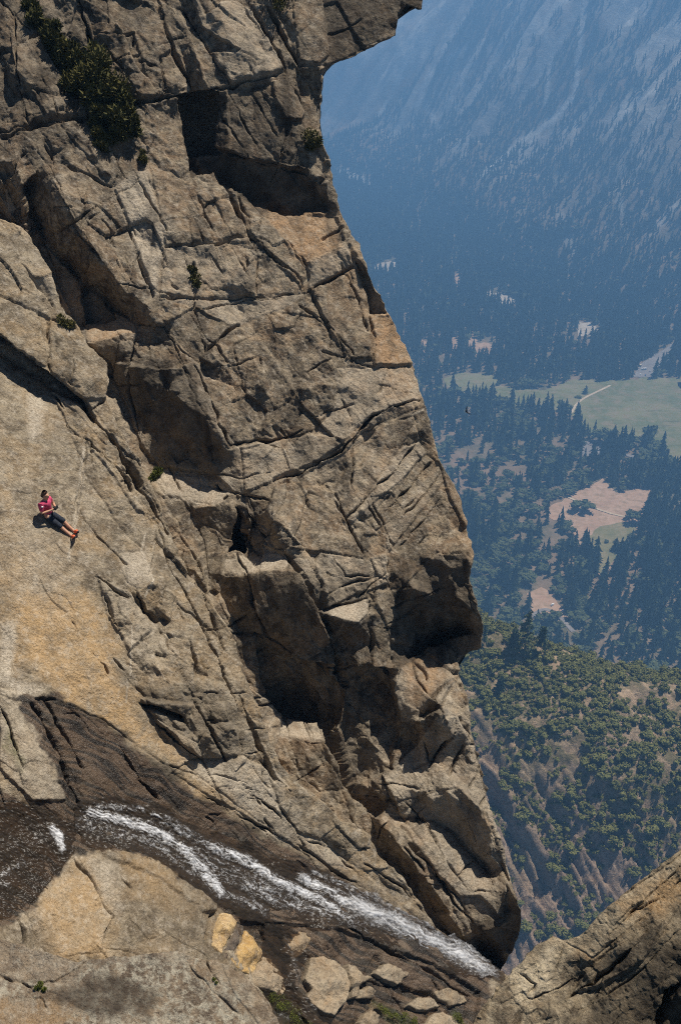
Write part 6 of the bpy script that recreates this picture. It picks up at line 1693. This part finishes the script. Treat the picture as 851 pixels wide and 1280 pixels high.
# ---- the black bird below the cliff edge
bp = ray(583, 515) * 62
BIRD = link(bpy.data.objects.new('bird', None)); BIRD.location = bp; tag(BIRD, 'small black bird flying past the valley forest close to the cliff edge', 'bird')
M_BLACK = plain('black_feathers', (.012, .012, .014), .5, .4, .2)
bd = skinned('body', [((0, -.17, 0), (.02, .012)), ((0, -.08, 0), .045), ((0, .04, .01), .06), ((0, .13, .03), .04), ((0, .17, .04), .034), ((0, .23, .035), .008)], [(0, 1), (1, 2), (2, 3), (3, 4), (4, 5)], M_BLACK, BIRD, root=2)
for sg in (-1, 1):
    V = [(sg * .04, .07, .02), (sg * .22, .10, .12), (sg * .42, .03, .20), (sg * .52, -.06, .22), (sg * .40, -.06, .17), (sg * .24, -.05, .10), (sg * .05, -.07, .02)]
    V2 = [(x, y, z - .014) for x, y, z in V]; n = len(V)
    F = [tuple(range(n)), tuple(range(2 * n - 1, n - 1, -1))] + [(i, (i + 1) % n, n + (i + 1) % n, n + i) for i in range(n)]
    mesh_obj('wing', V + V2, F, [M_BLACK], parent=BIRD)
mesh_obj('tail', [(-.03, -.14, .0), (.03, -.14, 0), (.06, -.30, .0), (-.06, -.30, 0), (-.03, -.14, -.012), (.03, -.14, -.012), (.06, -.30, -.01), (-.06, -.30, -.01)], [(0, 1, 2, 3), (7, 6, 5, 4), (0, 4, 5, 1), (1, 5, 6, 2), (2, 6, 7, 3), (3, 7, 4, 0)], [M_BLACK], parent=BIRD)
BIRD.rotation_euler = (math.radians(10), math.radians(58), math.radians(40))
# ================================================================ LIGHT, AIR, CAMERA
w = bpy.data.worlds.new('World'); scene.world = w; w.use_nodes = True
nt = w.node_tree; nt.nodes.clear()
sky = nt.nodes.new('ShaderNodeTexSky'); sky.sky_type = 'NISHITA'; sky.sun_disc = False
sky.sun_elevation = SUN_EL; sky.sun_rotation = SUN_AZ; sky.altitude = 2200; sky.air_density = .7; sky.dust_density = .4
bg = nt.nodes.new('ShaderNodeBackground'); bg.inputs['Strength'].default_value = .055
wo = nt.nodes.new('ShaderNodeOutputWorld')
nt.links.new(sky.outputs[0], bg.inputs['Color']); nt.links.new(bg.outputs[0], wo.inputs['Surface'])
sl = bpy.data.lights.new('sun', 'SUN'); sl.energy = 4.8; sl.angle = math.radians(.53); sl.color = (1.0, .93, .82)
so = link(bpy.data.objects.new('sun', sl))
so.rotation_euler = Vector(SUNV).to_track_quat('Z', 'Y').to_euler()
so.location = (60, 40, 90)

cam = bpy.data.cameras.new('camera'); co_ = link(bpy.data.objects.new('camera', cam))
cam.sensor_fit = 'VERTICAL'; cam.sensor_height = 36.0; cam.lens = 36.0 * FPX / H0
cam.clip_start = .3; cam.clip_end = 20000
co_.location = (0, 0, 0); co_.rotation_euler = (math.pi / 2 - PITCH, 0, 0)
scene.camera = co_
scene.view_settings.view_transform = 'Standard'; scene.view_settings.look = 'None'
scene.view_settings.exposure = 0.45; scene.view_settings.gamma = 1.0; scene.view_settings.use_curve_mapping = False
scene.render.engine = 'CYCLES'
scene.cycles.use_denoising = False
scene.cycles.pixel_filter_type = 'BLACKMAN_HARRIS'; scene.cycles.filter_width = 1.05
scene.cycles.max_bounces = 6; scene.cycles.diffuse_bounces = 2; scene.cycles.glossy_bounces = 2
scene.cycles.transmission_bounces = 3; scene.cycles.transparent_max_bounces = 12; scene.cycles.volume_bounces = 0
scene.cycles.sample_clamp_indirect = 6; scene.cycles.sample_clamp_direct = 5
